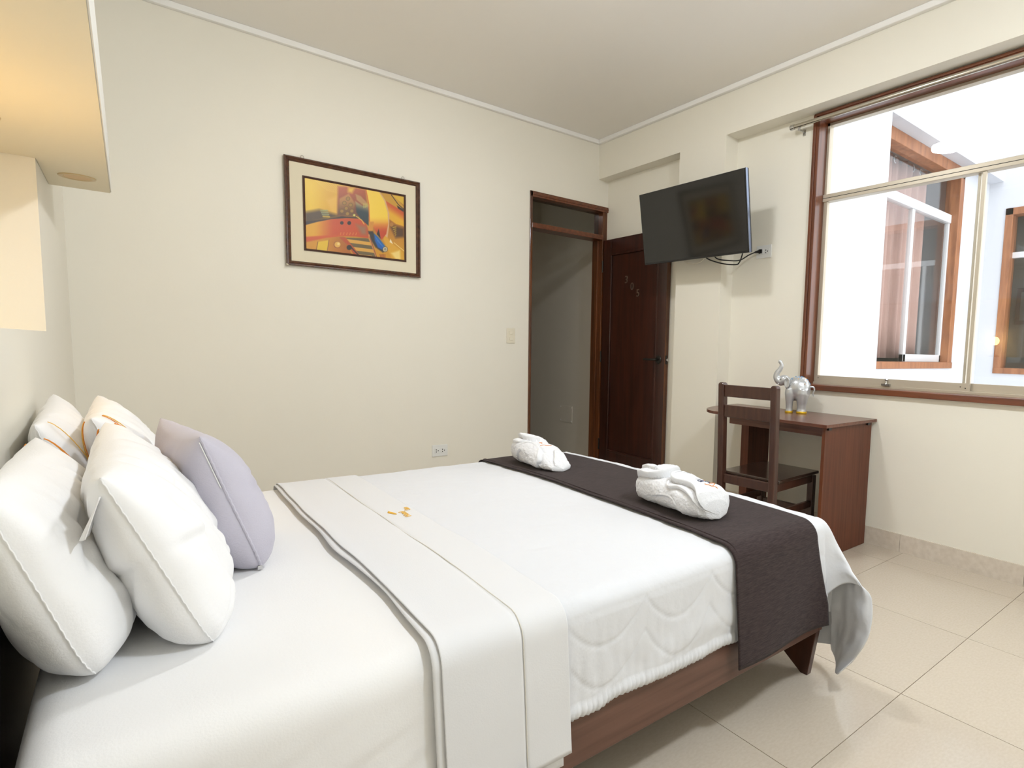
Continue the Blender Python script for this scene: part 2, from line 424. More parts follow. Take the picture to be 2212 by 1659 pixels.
# aluminium frame
AX = 3.645; a0, a1 = WY0 + .035, WY1 - .035
zt, zb, zm = WZ1 - .035, WZ0 + .03, 2.105
wbox('aluminium_stile', (AX, a1 - .016, zb), (AX + .045, a1, zt), 'aluminium', .001); wbox('aluminium_stile', (AX, a0, zb), (AX + .045, a0 + .016, zt), 'aluminium', .001)
wbox('aluminium_head', (AX, a0, zt - .016), (AX + .045, a1, zt), 'aluminium', .001)
wbox('aluminium_track', (AX - .01, a0, zb - .001), (AX + .05, a1, zb + .014), 'aluminium', .001)
tb = wbox('transom_rail', (AX - .012, a0, zm - .022), (AX + .045, a1 + .012, zm + .022), 'aluminium', .002)
m = MB(); m.box((AX - .013, a0, zm - .003), (AX - .0115, a1 + .01, zm)); m.build('groove', 'slot_dark', tb)
wbox('fixed_pane', (AX + .018, a0 + .01, zm + .02), (AX + .023, a1 - .01, zt - .01), 'window_glass', 0)
def sash(y0, y1, x, name):
    s = wbox(name, (x, y0, zb + .014), (x + .02, y1, zb + .056), 'aluminium', .001)
    wbox('stile', (x, y0, zb + .056), (x + .02, y0 + .018, zm - .022), 'aluminium', .001, s)
    wbox('stile', (x, y1 - .014, zb + .056), (x + .02, y1, zm - .022), 'aluminium', .001, s)
    wbox('pane', (x + .008, y0 + .012, zb + .05), (x + .012, y1 - .01, zm - .02), 'window_glass', 0, s)
    return s
MY = -2.962
s1 = sash(MY - .012, a1 - .014, AX - .004, 'sliding_sash'); s2 = sash(a0 + .014, MY + .034, AX + .022, 'sliding_sash')
lt = MB(); lt.box((AX - .022, -2.56, zb + .016), (AX - .004, -2.51, zb + .028)); lt.lathe([(.010, zb + .026), (.006, zb + .034), (.006, zb + .046), (.011, zb + .052), (.009, zb + .058)], (AX - .014, -2.535, 0), 14)
lt.build('latch', 'chrome', s1, smooth=True)
for yy, zz in ((-2.09, zb + .04), (-2.93, zb + .036), (-2.955, zb + .03)):
    m = MB(); m.lathe([(.003, AX - .0055), (.003, AX - .0039)], (0, yy, zz), 8, 'x'); m.build('screw', 'slot_dark', s1)

# curtain rod under the recess soffit
cr = thing('curtain_rod', 'long brushed steel curtain rod under the window recess soffit', 'curtain rod', (3.50, -1.9, 2.545))
m = MB(); m.tube([(3.50, -1.905, 2.548), (3.50, -4.9, 2.548)], .0135, 16); m.build('rod', 'rod_steel', cr, smooth=True)
m = MB(); m.lathe([(.015, -1.912), (.0165, -1.91), (.0165, -1.885), (.014, -1.882)], (3.50, 0, 2.548), 18, 'y'); m.build('end_cap', 'chrome', cr, smooth=True)
for yb in (-1.945, -4.85):
    m = MB(); m.box((3.494, yb - .006, 2.516), (3.506, yb + .006, 2.54)); m.box((3.506, yb - .004, 2.518), (X2, yb + .004, 2.528)); m.box((X2 - .004, yb - .01, 2.50), (X2, yb + .01, 2.545))
    m.build('bracket', 'chrome', cr, bevel=.001)

# ================================================================ COURTYARD (light well) beyond the window
y1, y2, x3, HW = -1.98, -1.85, 7.2, 4.6
m = MB()
m.box((3.72, y1, -1), (4.66, -1.5, HW)); m.box((4.66, y1, 2.94), (x3 + .1, -1.5, HW)); m.box((4.66, y2, -1), (x3 + .1, -1.5, 1.01))
m.box((6.5, y2, 1.01), (x3 + .1, -1.5, 2.94))
struct(m.build('wall_courtyard_side', 'courtyard_paint'))
m = MB()
W3Y0, W3Y1, W3Z0, W3Z1 = -3.6, -2.02, .963, 2.66
m.box((x3, -4.2, -1), (x3 + .25, W3Y0, HW)); m.box((x3, W3Y1, -1), (x3 + .25, -1.5, HW)); m.box((x3, W3Y0, -1), (x3 + .25, W3Y1, W3Z0)); m.box((x3, W3Y0, W3Z1), (x3 + .25, W3Y1, HW))
struct(m.build('wall_courtyard_far', 'courtyard_paint'))
m = MB(); m.box((3.72, -9.0, -1.1), (x3 + .25, -1.5, -1)); struct(m.build('floor_courtyard', 'courtyard_paint'))
m = MB(); m.box((3.72, YD, ZC), (3.9, YR2, HW)); struct(m.build('wall_outer_upper', 'courtyard_paint'))
# window in the side wall
w2 = spart('window_2')
def w2box(name, a, b, mt='window_wood_out', bev=.004, parent=None):
    m = MB(); m.box(a, b); return m.build(name, mt, parent or w2, bevel=bev)
wx0, wx1, wz0, wz1 = 4.66, 6.5, 1.01, 2.94
w2box('head', (wx0, y2 - .012, wz1 - .1), (wx1, y2 + .12, wz1)); w2box('sill', (wx0, y2 - .02, wz0), (wx1, y2 + .12, wz0 + .06))
w2box('jamb', (wx1 - .1, y2 - .012, wz0), (wx1, y2 + .12, wz1)); w2box('jamb', (wx0, y2 + .0, wz0), (wx0 + .06, y2 + .12, wz1))
w2box('transom_rail', (wx0, y2 + .05, 2.42), (wx1 - .1, y2 + .11, 2.50), 'aluminium_white')
w2box('meeting_stile', (5.56, y2 + .06, wz0 + .06), (5.61, y2 + .1, 2.42), 'aluminium_white')
w2box('lower_rail', (5.56, y2 + .06, wz0 + .06), (wx1 - .1, y2 + .1, wz0 + .13), 'aluminium_white')
w2box('stile', (wx1 - .13, y2 + .06, wz0 + .06), (wx1 - .1, y2 + .1, 2.42), 'aluminium_white')
w2box('pane', (wx0, y2 + .08, wz0 + .05), (wx1 - .1, y2 + .085, 2.42), 'window_glass', 0); w2box('pane', (wx0, y2 + .08, 2.5), (wx1 - .1, y2 + .085, wz1 - .1), 'window_glass', 0)
m = MB(); m.box((wx0 - .2, -.4, .3), (wx1 + .6, -.35, 3.2)); m.box((wx1 + .55, -1.5, .3), (wx1 + .6, -.35, 3.2)); m.box((wx0 - .2, -1.5, .3), (wx0 - .15, -.35, 3.2)); m.box((wx0 - .2, -1.5, 3.1), (wx1 + .6, -.35, 3.2)); m.box((wx0 - .2, -1.5, .2), (wx1 + .6, -.35, .3))
struct(m.build('wall_room_opposite', 'dim_room'))
def curtain_fn(u, v):
    x = 4.7 + u * 1.42; z = 1.1 + v * 1.78
    return (x, y2 + .22 + .022 * math.sin(u * 62) + .01 * math.sin(u * 23 + 1), z)
cu = thing('curtain', 'faded pink gathered curtain hanging inside the courtyard window', 'curtain', (5.4, y2 + .22, 1.1))
m = MB(); m.grid(160, 6, curtain_fn); m.build('cloth', 'curtain_pink', cu, smooth=True, solid=.003)
for k in range(8):
    m = MB(); xx = 4.78 + k * .18
    m.tube([(xx + .03 * math.cos(t * .4), y2 + .215, 2.86 + .03 * math.sin(t * .4)) for t in range(17)], .004, 6); m.build('curtain_ring', 'aluminium_white', cu, smooth=True)
m = MB(); m.tube([(4.66, y2 + .22, 2.865), (6.5, y2 + .22, 2.865)], .008, 8); m.build('curtain_pole', 'bronze', cu)
# window in the far wall
w3 = spart('window_3')
def w3box(name, a, b, mt='window_wood_out', bev=.004):
    m = MB(); m.box(a, b); return m.build(name, mt, w3, bevel=bev)
w3box('jamb', (x3 - .01, W3Y1 - .07, W3Z0), (x3 + .15, W3Y1, W3Z1)); w3box('jamb', (x3 - .01, W3Y0, W3Z0), (x3 + .15, W3Y0 + .07, W3Z1))
w3box('head', (x3 - .01, W3Y0, W3Z1 - .07), (x3 + .15, W3Y1, W3Z1)); w3box('sill', (x3 - .015, W3Y0, W3Z0), (x3 + .15, W3Y1, W3Z0 + .06))
w3box('transom_rail', (x3 + .07, W3Y0 + .07, 2.16), (x3 + .12, W3Y1 - .05, 2.22), 'aluminium_white')
w3box('meeting_stile', (x3 + .07, -2.33, W3Z0 + .06), (x3 + .1, -2.29, 2.16), 'aluminium_white')
w3box('pane', (x3 + .09, W3Y0 + .07, W3Z0 + .06), (x3 + .094, W3Y1 - .07, 2.16), 'window_glass', 0); w3box('pane', (x3 + .09, W3Y0 + .07, 2.22), (x3 + .094, W3Y1 - .07, W3Z1 - .07), 'window_glass', 0)
m = MB(); m.box((x3 + 1.6, -4.2, .3), (x3 + 1.65, -1.4, 3.2)); m.box((x3 + .25, -1.45, .3), (x3 + 1.65, -1.4, 3.2)); m.box((x3 + .25, -4.2, .3), (x3 + 1.65, -4.15, 3.2)); m.box((x3 + .25, -4.2, 3.1), (x3 + 1.65, -1.4, 3.2)); m.box((x3 + .25, -4.2, .2), (x3 + 1.65, -1.4, .3))
struct(m.build('wall_room_far', 'dim_room'))
m = thing('wall_picture', 'small dark framed picture in the room behind the far courtyard window', 'picture', (x3 + 1.59, -1.95, 1.6))
q = MB(); q.box((x3 + 1.56, -2.3, 1.55), (x3 + 1.6, -1.75, 2.0)); q.build('frame', 'inner_frame', m, bevel=.005)
q = MB(); q.box((x3 + 1.555, -2.25, 1.6), (x3 + 1.561, -1.8, 1.95)); q.build('print', 'dim_room', m)

# ================================================================ CANOPY OVER THE BED, DOWNLIGHTS, CEILING LAMP
cp = thing('bed_canopy', 'shallow cream plasterboard canopy fixed to the headboard wall above the bed', 'canopy', (0, -2.34, 1.736))
m = MB(); m.prism([(.189, -3.95), (.189, -.731), (.001, -.731), (.001, -1.185), (-.19, -1.185), (-.19, -3.49), (.001, -3.49), (.001, -3.95)], 'z', 1.7352, 1.76); m.build('underside_panel', 'canopy_paint', cp)
m = MB(); m.box((.001, -3.95, 1.7605), (.189, -.731, 1.929)); m.build('carcass', 'canopy_paint', cp)
m = MB(); m.box((.189, -3.95, 1.738), (.193, -.733, 1.93)); m.build('fascia', 'gypsum_white', cp, bevel=.001)
def downlight(x, y, label, mt, dst):
    t = thing('recessed_downlight', label, 'light', (x, y, 1.73), 'downlights over the bed head')
    q = MB(); q.lathe([(.056, 1.7358), (.055, 1.732), (.046, 1.7305), (.040, 1.7335), (.040, 1.7358)], (x, y, 0), 36); q.build('trim_ring', 'downlight_ring', t, smooth=True)
    q = MB(); q.lathe([(.039, 1.7332), (.039, 1.7356)], (x, y, 0), 28); q.build('lens', 'downlight_lens', t)
downlight(.097, -.97, 'unlit recessed downlight at the free end of the bed canopy', 'canopy_paint', 0)
downlight(-.085, -1.64, 'recessed downlight in the soffit above the wall niche', 'canopy_paint', 1)
nl = thing('niche_lamp', 'small bronze lamp with glowing globe standing in the wall niche', 'lamp', (-.08, -1.95, NZ0))
m = MB(); m.lathe([(.05, NZ0 + .001), (.052, NZ0 + .012), (.03, NZ0 + .022), (.012, NZ0 + .03), (.01, NZ0 + .12), (.018, NZ0 + .13)], (-.08, -1.95, 0), 28); m.build('base', 'bronze', nl, smooth=True)
m = MB(); m.ell((-.082, -1.95, NZ0 + .175), (.04, .04, .045)); m.build('globe', 'niche_bulb', nl, smooth=True)
def ceiling_light(x, y, label, mt, dep):
    cl = thing('ceiling_light', label, 'light', (x, y, ZC), 'round ceiling lights')
    m = MB(); m.lathe([(.128, ZC - .0005), (.128, ZC - .008), (.122, ZC - .010), (.1, ZC - .010)], (x, y, 0), 48); m.build('housing', 'plastic_white', cl, smooth=True)
    m = MB(); m.lathe([(.121, ZC - .010), (.121, ZC - dep + .004), (.117, ZC - dep), (.0001, ZC - dep - .001)], (x, y, 0), 48); m.build('diffuser', mt, cl, smooth=True)
ceiling_light(1.72, -2.02, 'round LED ceiling light above the middle of the bed', 'lamp_panel', .04)
ceiling_light(1.72, -4.35, 'added round fill light on the ceiling over the empty floor beyond the bed', 'fill_panel', .08)  # unseen extra light, added to brighten the room; deep drum lifts the ceiling

# ================================================================ SWITCH AND SOCKETS
sw = thing('light_switch', 'cream two-gang light switch beside the doorway', 'switch', (2.569, 0, 1.206))
m = MB(); m.box((2.531, -.008, 1.146), (2.607, 0, 1.266)); m.build('plate', 'plastic_cream', sw, bevel=.006)
for zz in (1.182, 1.232):
    m = MB(); m.box((2.553, -.0125, zz - .014), (2.585, -.006, zz + .014)); m.build('rocker', 'plastic_cream', sw, bevel=.003)
def socket(name, label, o, ax):
    s = thing(name, label, 'socket', o, 'wall sockets')
    def B(nm, u0, u1, z0, z1, d0, d1, mt, bev=0):
        m = MB()
        if ax == 'y': m.box((o[0] + u0, -d1, o[2] + z0), (o[0] + u1, -d0, o[2] + z1))
        else: m.box((o[0] - d1, o[1] - u0, o[2] + z0), (o[0] - d0, o[1] - u1, o[2] + z1))
        m.build(nm, mt, s, bevel=bev)
    B('plate', -.06, .06, -.043, .043, 0, .007, 'plastic_white', .002)
    for cx in (-.022, .026):
        B('outlet_face', cx - .02, cx + .02, -.02, .02, .007, .009, 'plastic_white', .001)
        for du, dz in ((-.008, .008), (-.008, -.008), (.007, 0)): B('pin_hole', cx + du - .003, cx + du + .003, dz - .004, dz + .004, .009, .0094, 'slot_dark')
    return s
socket('wall_socket', 'white double socket low on the back wall above the bed edge', (1.974, 0, .331), 'y')
socket('wall_socket', 'white double socket beside the television with a black plug in it', (X2, -1.68, 1.806), 'x')

# ================================================================ PICTURE
PF = thing('framed_picture', 'brown framed abstract orange and yellow print hanging on the back wall', 'picture', (1.408, -.02, 1.588))
def rail_frame(name, x0, x1, z0, z1, wd, y_in, prof, mt):
    # mitred moulding: prof = [(inset fraction 0..1, proud depth)]
    f = MB()
    for side in range(4):
        vs = []
        for e in (0, 1):
            for t, d in prof:
                i = t * wd
                c = [(x0 + i, z0 + i), (x1 - i, z0 + i), (x1 - i, z1 - i), (x0 + i, z1 - i)][(side + e) % 4]
                vs.append((c[0], y_in - d, c[1]))
        n = len(prof)
        f.add(vs, [(k, k + 1, n + k + 1, n + k) for k in range(n - 1)] + [(0, n, 2 * n - 1, n - 1)])
    return f.build(name, mt, PF, weld=True)
fx0, fx1, fz0, fz1 = .987, 1.829, 1.588, 2.248
rail_frame('frame', fx0, fx1, fz0, fz1, .03, -.006, [(0, 0), (0, .016), (.15, .024), (.35, .022), (.45, .017), (.6, .019), (.8, .014), (1, .008), (1, 0)], 'frame_wood')
m = MB(); m.box((fx0 + .02, -.012, fz0 + .02), (fx1 - .02, -.006, fz1 - .02)); m.build('mount_board', 'mount_board', PF)
ix0, ix1, iz0, iz1 = 1.088, 1.729, 1.689, 2.145
rail_frame('inner_frame', ix0, ix1, iz0, iz1, .013, -.011, [(0, 0), (0, .006), (.5, .008), (1, .004), (1, 0)], 'inner_frame')
m = MB(); m.prism([(fx0 - .001, fz0 - .001), (fx0 + .014, fz0 - .001), (fx0 - .001, fz0 + .009)], 'y', -.031, -.024); m.build('chip', 'mount_board', PF)
for hx in (1.09, 1.712):
    m = MB(); m.tube([(hx + .009 * math.cos(t), -.012, fz1 + .008 + .009 * math.sin(t)) for t in [i * .45 for i in range(15)]], .0016, 6); m.build('hanging_eye', 'chrome', PF)
# print: colour painted by code on a fine grid (flat print)
def smooth(a, b, x): 
    t = np.clip((x - a) / (b - a), 0, 1); return t * t * (3 - 2 * t)
def paint(X, Y):
    C = np.zeros(X.shape + (3,))
    def fill(mask, col):
        col = np.array(col, float)
        if col.ndim == 1: col = np.broadcast_to(col, C.shape)
        C[:] = C * (1 - mask[..., None]) + col * mask[..., None]
    def poly(pts, soft=5):
        inside = np.zeros(X.shape, bool); d = np.full(X.shape, 1e9); n = len(pts)
        for i in range(n):
            (xa, ya), (xb, yb) = pts[i], pts[(i + 1) % n]
            cond = (ya > Y) != (yb > Y)
            with np.errstate(divide='ignore', invalid='ignore'):
                xi_ = (xb - xa) * (Y - ya) / ((yb - ya) if yb != ya else 1e-9) + xa
            inside ^= cond & (X < xi_)
            t = np.clip(((X - xa) * (xb - xa) + (Y - ya) * (yb - ya)) / ((xb - xa) ** 2 + (yb - ya) ** 2 + 1e-9), 0, 1)
            d = np.minimum(d, np.hypot(X - xa - t * (xb - xa), Y - ya - t * (yb - ya)))
        return np.clip(.5 + np.where(inside, d, -d) / (2 * soft), 0, 1)
    def disc(cx, cy, r, soft=3): return np.clip(.5 + (r - np.hypot(X - cx, Y - cy)) / (2 * soft), 0, 1)
    def line(pts, wd):
        d = np.full(X.shape, 1e9)
        for (xa, ya), (xb, yb) in zip(pts[:-1], pts[1:]):
            t = np.clip(((X - xa) * (xb - xa) + (Y - ya) * (yb - ya)) / ((xb - xa) ** 2 + (yb - ya) ** 2 + 1e-9), 0, 1)
            d = np.minimum(d, np.hypot(X - xa - t * (xb - xa), Y - ya - t * (yb - ya)))
        return np.clip(.5 + (wd - d) / 4, 0, 1)
    def mixc(a, b, t): return np.array(a, float) * (1 - t[..., None]) + np.array(b, float) * t[..., None]
    C[:] = mixc((226, 186, 38), (196, 136, 28), smooth(700, 1300, Y + .2 * X))
    fill(poly([(470, 500), (800, 560), (800, 820), (480, 900)], 60), mixc((236, 196, 46), (214, 160, 40), smooth(500, 800, X)))
    for k in range(9): fill(line([(560 + 28 * k, 520 + 4 * k), (700 + 22 * k, 640 + 6 * k)], 2) * .35, (250, 224, 110))
    fill(poly([(690, 730), (800, 690), (820, 900), (740, 860)], 18), (226, 176, 62))
    fill(poly([(480, 870), (620, 840), (760, 880), (860, 905), (700, 935), (490, 985)], 22), (78, 58, 26))
    for k in range(4): fill(line([(640 + 8 * k, 850 + 20 * k), (700 + 8 * k, 846 + 22 * k)], 8) * .75, (150, 158, 110) if k < 3 else (222, 184, 60))
    fill(poly([(800, 590), (930, 590), (1095, 625), (1130, 900), (1000, 910), (805, 900)], 14), mixc((172, 84, 40), (112, 62, 38), smooth(600, 900, Y)))
    fill(poly([(905, 600), (980, 600), (950, 660), (905, 650)], 16), (222, 176, 50))
    fill(poly([(820, 720), (915, 665), (985, 770), (960, 900), (810, 890)], 8), mixc((182, 126, 62), (110, 74, 34), smooth(700, 880, Y)))
    for cx, cy in ((908, 720), (872, 765), (937, 785), (893, 820), (849, 850), (952, 847), (907, 877)):
        fill(disc(cx, cy, 22), (104, 78, 32)); fill(disc(cx, cy, 17), (158, 118, 48))
    fill(poly([(985, 670), (1040, 690), (1110, 760), (1130, 800), (1060, 780), (1000, 730)], 6), (176, 132, 78))
    fill(poly([(985, 745), (1060, 790), (1128, 790), (1135, 1000), (1060, 960), (1000, 860)], 8), mixc((176, 150, 100), (36, 50, 54), smooth(740, 850, Y + .3 * (1000 - X))))
    for k in range(4): fill(line([(1075 + 15 * k, 770), (1078 + 15 * k, 815 - 6 * k)], 4) * .7, (196, 190, 90))
    red = [(495, 1005), (600, 970), (750, 935), (900, 925), (1050, 930), (1110, 985), (1135, 1060), (1135, 1135), (1000, 1118), (860, 1115), (700, 1135), (505, 1185)]
    fill(poly([(490, 965), (700, 935), (850, 905), (1010, 912), (1040, 930), (900, 925), (750, 938), (600, 975), (495, 1010)], 5), (52, 36, 20))
    fill(poly(red, 4), mixc((222, 162, 32), (196, 78, 32), smooth(560, 800, X)))
    fill(poly([(500, 1130), (700, 1110), (860, 1100), (860, 1116), (700, 1137), (505, 1187)], 8), (202, 86, 30))
    fill(poly([(1000, 990), (1110, 1010), (1115, 1100), (1060, 1095)], 22), (150, 104, 74))
    for k in range(6): fill(line([(840 + 32 * k, 1100), (846 + 32 * k, 1078)], 4) * .6, (226, 150, 70))
    for cx, cy, r in ((852, 975, 18), (928, 975, 20)): fill(disc(cx, cy, r), (34, 20, 14))
    fill(poly([(510, 1190), (700, 1140), (870, 1118), (900, 1135), (960, 1310), (510, 1270)], 5), mixc((206, 142, 30), (170, 96, 28), smooth(600, 950, X)))
    fill(poly([(620, 1180), (725, 1160), (715, 1290), (610, 1270)], 5), (224, 184, 40))
    fill(line([(620, 1180), (605, 1275)], 3), (120, 70, 20)); fill(line([(728, 1160), (712, 1290)], 3), (120, 70, 20))
    fill(disc(812, 1207, 37), (150, 80, 24)); fill(disc(815, 1205, 31), (222, 170, 74)); fill(disc(824, 1198, 12, 8), (240, 214, 140))
    keys = poly([(895, 1130), (1135, 1135), (1230, 1335), (1030, 1315)], 3)
    st_ = (np.sin((Y - .12 * X) / 36 * math.pi * 1.0 + .6) > 0).astype(float)
    fill(keys, mixc((214, 160, 66), (104, 88, 52), st_))
    fill(poly([(830, 1130), (890, 1125), (980, 1230), (1045, 1315), (985, 1310), (920, 1210)], 5), (178, 76, 28))
    fill(disc(935, 1235, 27), (40, 34, 24)); fill(line([(950, 1225), (980, 1260), (1030, 1310)], 6), (40, 34, 24))
    fill(poly([(1240, 650), (1535, 690), (1545, 1370), (1230, 1335), (1135, 1135), (1200, 900)], 5), mixc((150, 88, 28), (206, 146, 34), smooth(800, 1300, Y)))
    fill(poly([(1250, 655), (1400, 680), (1525, 800), (1525, 870), (1300, 740)], 6), (196, 146, 38))
    fill(poly([(1380, 680), (1525, 700), (1525, 790)], 6), (214, 172, 44)); fill(line([(1380, 682), (1460, 780), (1525, 830)], 4), (50, 32, 14))
    fill(poly([(1445, 790), (1525, 835), (1525, 870), (1460, 830)], 4), (46, 32, 16))
    fill(poly([(1305, 735), (1400, 790), (1525, 860), (1530, 1010), (1440, 985), (1355, 930)], 5), mixc((196, 82, 30), (224, 168, 36), smooth(0, 110, Y - (735 + (X - 1305) * .6))))
    fill(poly([(1365, 990), (1530, 1030), (1535, 1120), (1440, 1130)], 18), (84, 54, 24)); fill(disc(1388, 990, 22), (176, 120, 50))
    for k in range(5): fill(line([(1405 + 8 * k, 1020 + 20 * k), (1440, 1016 + 20 * k)], 5) * .8, (220, 180, 50))
    fill(poly([(1310, 1090), (1400, 1190), (1530, 1280), (1545, 1370), (1400, 1350), (1300, 1150)], 8), (216, 160, 42))
    fill(poly([(1380, 1140), (1410, 1195), (1370, 1175)], 3), (240, 226, 190)); fill(line([(1420, 1180), (1540, 1270)], 3), (240, 214, 130))
    fill(poly([(1390, 1290), (1490, 1260), (1500, 1360), (1440, 1350)], 12), (238, 208, 120))
    cres = [(1095, 622), (1240, 650), (1300, 740), (1340, 860), (1350, 980), (1330, 1090), (1280, 1150), (1230, 1090), (1180, 1010), (1140, 960), (1130, 780)]
    fill(poly([(1110, 620), (1250, 648), (1318, 745), (1362, 880), (1362, 1000), (1345, 1130), (1320, 1110)], 4), (214, 168, 120))
    fill(poly(cres, 4), mixc((242, 204, 66), (192, 70, 28), smooth(900, 1080, Y)))
    fill(line([(1097, 625), (1132, 780), (1142, 960)], 4), (202, 92, 30))
    fill(poly([(1225, 1090), (1245, 1035), (1270, 1140)], 4), (40, 26, 18))
    fill(poly([(1135, 960), (1190, 960), (1180, 1060), (1140, 1060)], 5), (206, 138, 46))
    fill(poly([(1130, 1060), (1180, 1060), (1260, 1200), (1330, 1250), (1300, 1285), (1215, 1230), (1150, 1130)], 8), (46, 42, 38))
    fill(poly([(1195, 1085), (1240, 1120), (1320, 1215), (1300, 1262), (1240, 1232), (1205, 1160)], 8), (22, 92, 172))
    for k in range(7): fill(line([(1215 + 14 * k, 1120 + 16 * k), (1235 + 12 * k, 1165 + 12 * k)], 2) * .6, (96, 160, 220))
    fill(line([(1140, 1100), (1175, 1200), (1225, 1330)], 8), (196, 132, 82)); fill(line([(1150, 1120), (1180, 1200), (1228, 1330)], 3), (120, 52, 22))
    fill(disc(1322, 1250, 30), (70, 60, 40)); fill(disc(1322, 1250, 25), (202, 190, 156)); fill(disc(1322, 1250, 14), (150, 140, 116))
    for k in range(5): fill(line([(1265 + 14 * k, 1305), (1275 + 12 * k, 1340)], 4) * .8, (150, 60, 30))
    fill(disc(978, 892, 17), (120, 110, 50)); fill(disc(978, 892, 11), (226, 206, 110)); fill(line([(1000, 905), (1060, 945), (1085, 985)], 4) * .8, (226, 206, 90))
    return np.clip(C, 0, 255)
def lin_a(a):
    a = a / 255; return np.where(a <= .04045, a / 12.92, ((a + .055) / 1.055) ** 2.4)
px0, px1, pz0, pz1 = ix0 + .012, ix1 - .012, iz0 + .012, iz1 - .012
nu, nv = 300, 200
S, Tt = np.meshgrid(np.linspace(0, 1, nu), np.linspace(0, 1, nv), indexing='ij')
def bil(a, b, c_, d): return (a * (1 - S) + b * S) * (1 - Tt) + (d * (1 - S) + c_ * S) * Tt
colr = lin_a(paint(bil(470, 1525, 1545, 510), bil(505, 700, 1365, 1255))).reshape(-1, 3)
m = MB(); m.grid(nu, nv, lambda u, v: (px0 + u * (px1 - px0), -.0135, pz1 + v * (pz0 - pz1)))
pm = bpy.data.materials.new('print_ink'); pm.use_nodes = True; MATS['print_ink'] = pm
at_ = pm.node_tree.nodes.new('ShaderNodeAttribute'); at_.attribute_name = 'ink'
pb = pm.node_tree.nodes['Principled BSDF']; pb.inputs['Roughness'].default_value = .35
pm.node_tree.links.new(at_.outputs['Color'], pb.inputs['Base Color'])
po = m.build('print', 'print_ink', PF)
ca = po.data.color_attributes.new('ink', 'FLOAT_COLOR', 'POINT')
ca.data.foreach_set('color', np.concatenate([colr, np.ones((len(colr), 1))], 1).astype(np.float32).ravel())

# ================================================================ TELEVISION
TV = thing('television', 'black flat screen television tilted down on a wall bracket', 'television', (3.43, -1.317, 2.0))
tl, tr_, bl, br = Vector((3.16, -.832, 2.262)), Vector((3.16, -1.800, 2.252)), Vector((3.243, -.836, 1.762)), Vector((3.243, -1.800, 1.745))
ctr = (tl + tr_ + bl + br) / 4
ex = (tr_ - tl).normalized(); ez = ((tl + tr_) - (bl + br)).normalized(); ey = ez.cross(ex).normalized(); ez = ex.cross(ey)
TM = Matrix(((ex.x, ey.x, ez.x, ctr.x), (ex.y, ey.y, ez.y, ctr.y), (ex.z, ey.z, ez.z, ctr.z), (0, 0, 0, 1)))
hw, hh = .483, .254
sgn = 1 if ey.x > 0 else -1           # ey points to the wall when sgn == 1
def tvbox(name, a, b, mt, bev=0, par=None):
    m = MB(); m.box((a[0], a[1] * sgn, a[2]), (b[0], b[1] * sgn, b[2])); m.xf(TM); return m.build(name, mt, par or TV, bevel=bev)
tvbox('cabinet', (-hw, .0, -hh), (hw, .035, hh), 'tv_black', .003)
tvbox('rear_housing', (-.30, .035, -.2), (.30, .065, .12), 'tv_black', .008)
tvbox('screen', (-hw + .007, -.0012, -hh + .014), (hw - .007, .0, hh - .007), 'tv_screen')
tvbox('side_trim', (hw, .0, -hh), (hw + .003, .02, hh), 'tv_edge', .001)
m = MB(); m.box((3.395, -1.30, 1.86), (L, -1.06, 2.1)); m.build('wall_plate', 'tv_black', TV, bevel=.002)
m = MB(); m.tube([(3.25, -1.2, 2.0), (3.41, -1.2, 2.0)], .025, 12); m.build('bracket_arm', 'tv_black', TV)
cb = thing('power_cable', 'black power cable looping from the television to the wall socket', 'cable', (3.4, -1.55, 1.75))
m = MB(); m.tube(catmull([(3.29, -1.45, 1.80), (3.30, -1.49, 1.748), (3.36, -1.56, 1.735), (3.43, -1.585, 1.745), (3.50, -1.60, 1.785), (3.535, -1.632, 1.806)], 8), .0042, 8); m.build('lead', 'cable_black', cb, smooth=True)
m = MB(); m.tube([(3.53, -1.628, 1.804), (3.54, -1.642, 1.807), (3.548, -1.655, 1.809)], [.006, .009, .011], 10); m.box((3.542, -1.67, 1.796), (3.554, -1.648, 1.822)); m.build('plug', 'cable_black', cb)
cb2 = tag(MB().tube(catmull([(3.28, -1.395, 1.79), (3.285, -1.42, 1.752), (3.32, -1.52, 1.715), (3.36, -1.60, 1.705), (3.37, -1.625, 1.72), (3.34, -1.67, 1.765), (3.31, -1.70, 1.80)], 8), .0042, 8).build('signal_cable', 'cable_black', smooth=True), 'second black cable hanging in a loop beneath the television', 'cable')
cb3 = tag(MB().tube(catmull([(3.30, -1.16, 1.79), (3.31, -1.2, 1.748), (3.31, -1.28, 1.735), (3.30, -1.36, 1.75), (3.29, -1.39, 1.79)], 8), .002, 6).build('aerial_cable', 'plastic_cream', smooth=True), 'thin pale aerial wire hanging beneath the television', 'cable')

# ================================================================ DESK
DK = thing('desk', 'brown wooden desk with one solid end panel under the window', 'desk', (3.28, -2.05, 0))
poly = [(3.0, -2.53), (3.56, -2.53), (3.56, -1.515), (3.46, -1.52)]
for k in range(13):
    t = k / 12
    p0, p1, p2 = Vector((3.40, -1.53)), Vector((3.06, -1.56)), Vector((3.0, -1.76))
    q = p0 * (1 - t) ** 2 + p1 * 2 * t * (1 - t) + p2 * t * t; poly.append((q.x, q.y))
m = MB(); m.prism(poly, 'z', .732, .75); m.build('desk_top', 'desk_wood_h', DK, bevel=.002)
m = MB(); m.box((3.025, -2.512, .002), (3.535, -2.494, .732)); m.build('end_panel', 'desk_wood', DK, bevel=.001)
m = MB(); m.box((3.022, -2.5125, .002), (3.0255, -2.4935, .73)); m.build('edge_band', 'window_wood', DK)
m = MB(); m.box((3.26, -1.812, .002), (3.535, -1.794, .732)); m.build('support_panel', 'desk_wood', DK, bevel=.001)
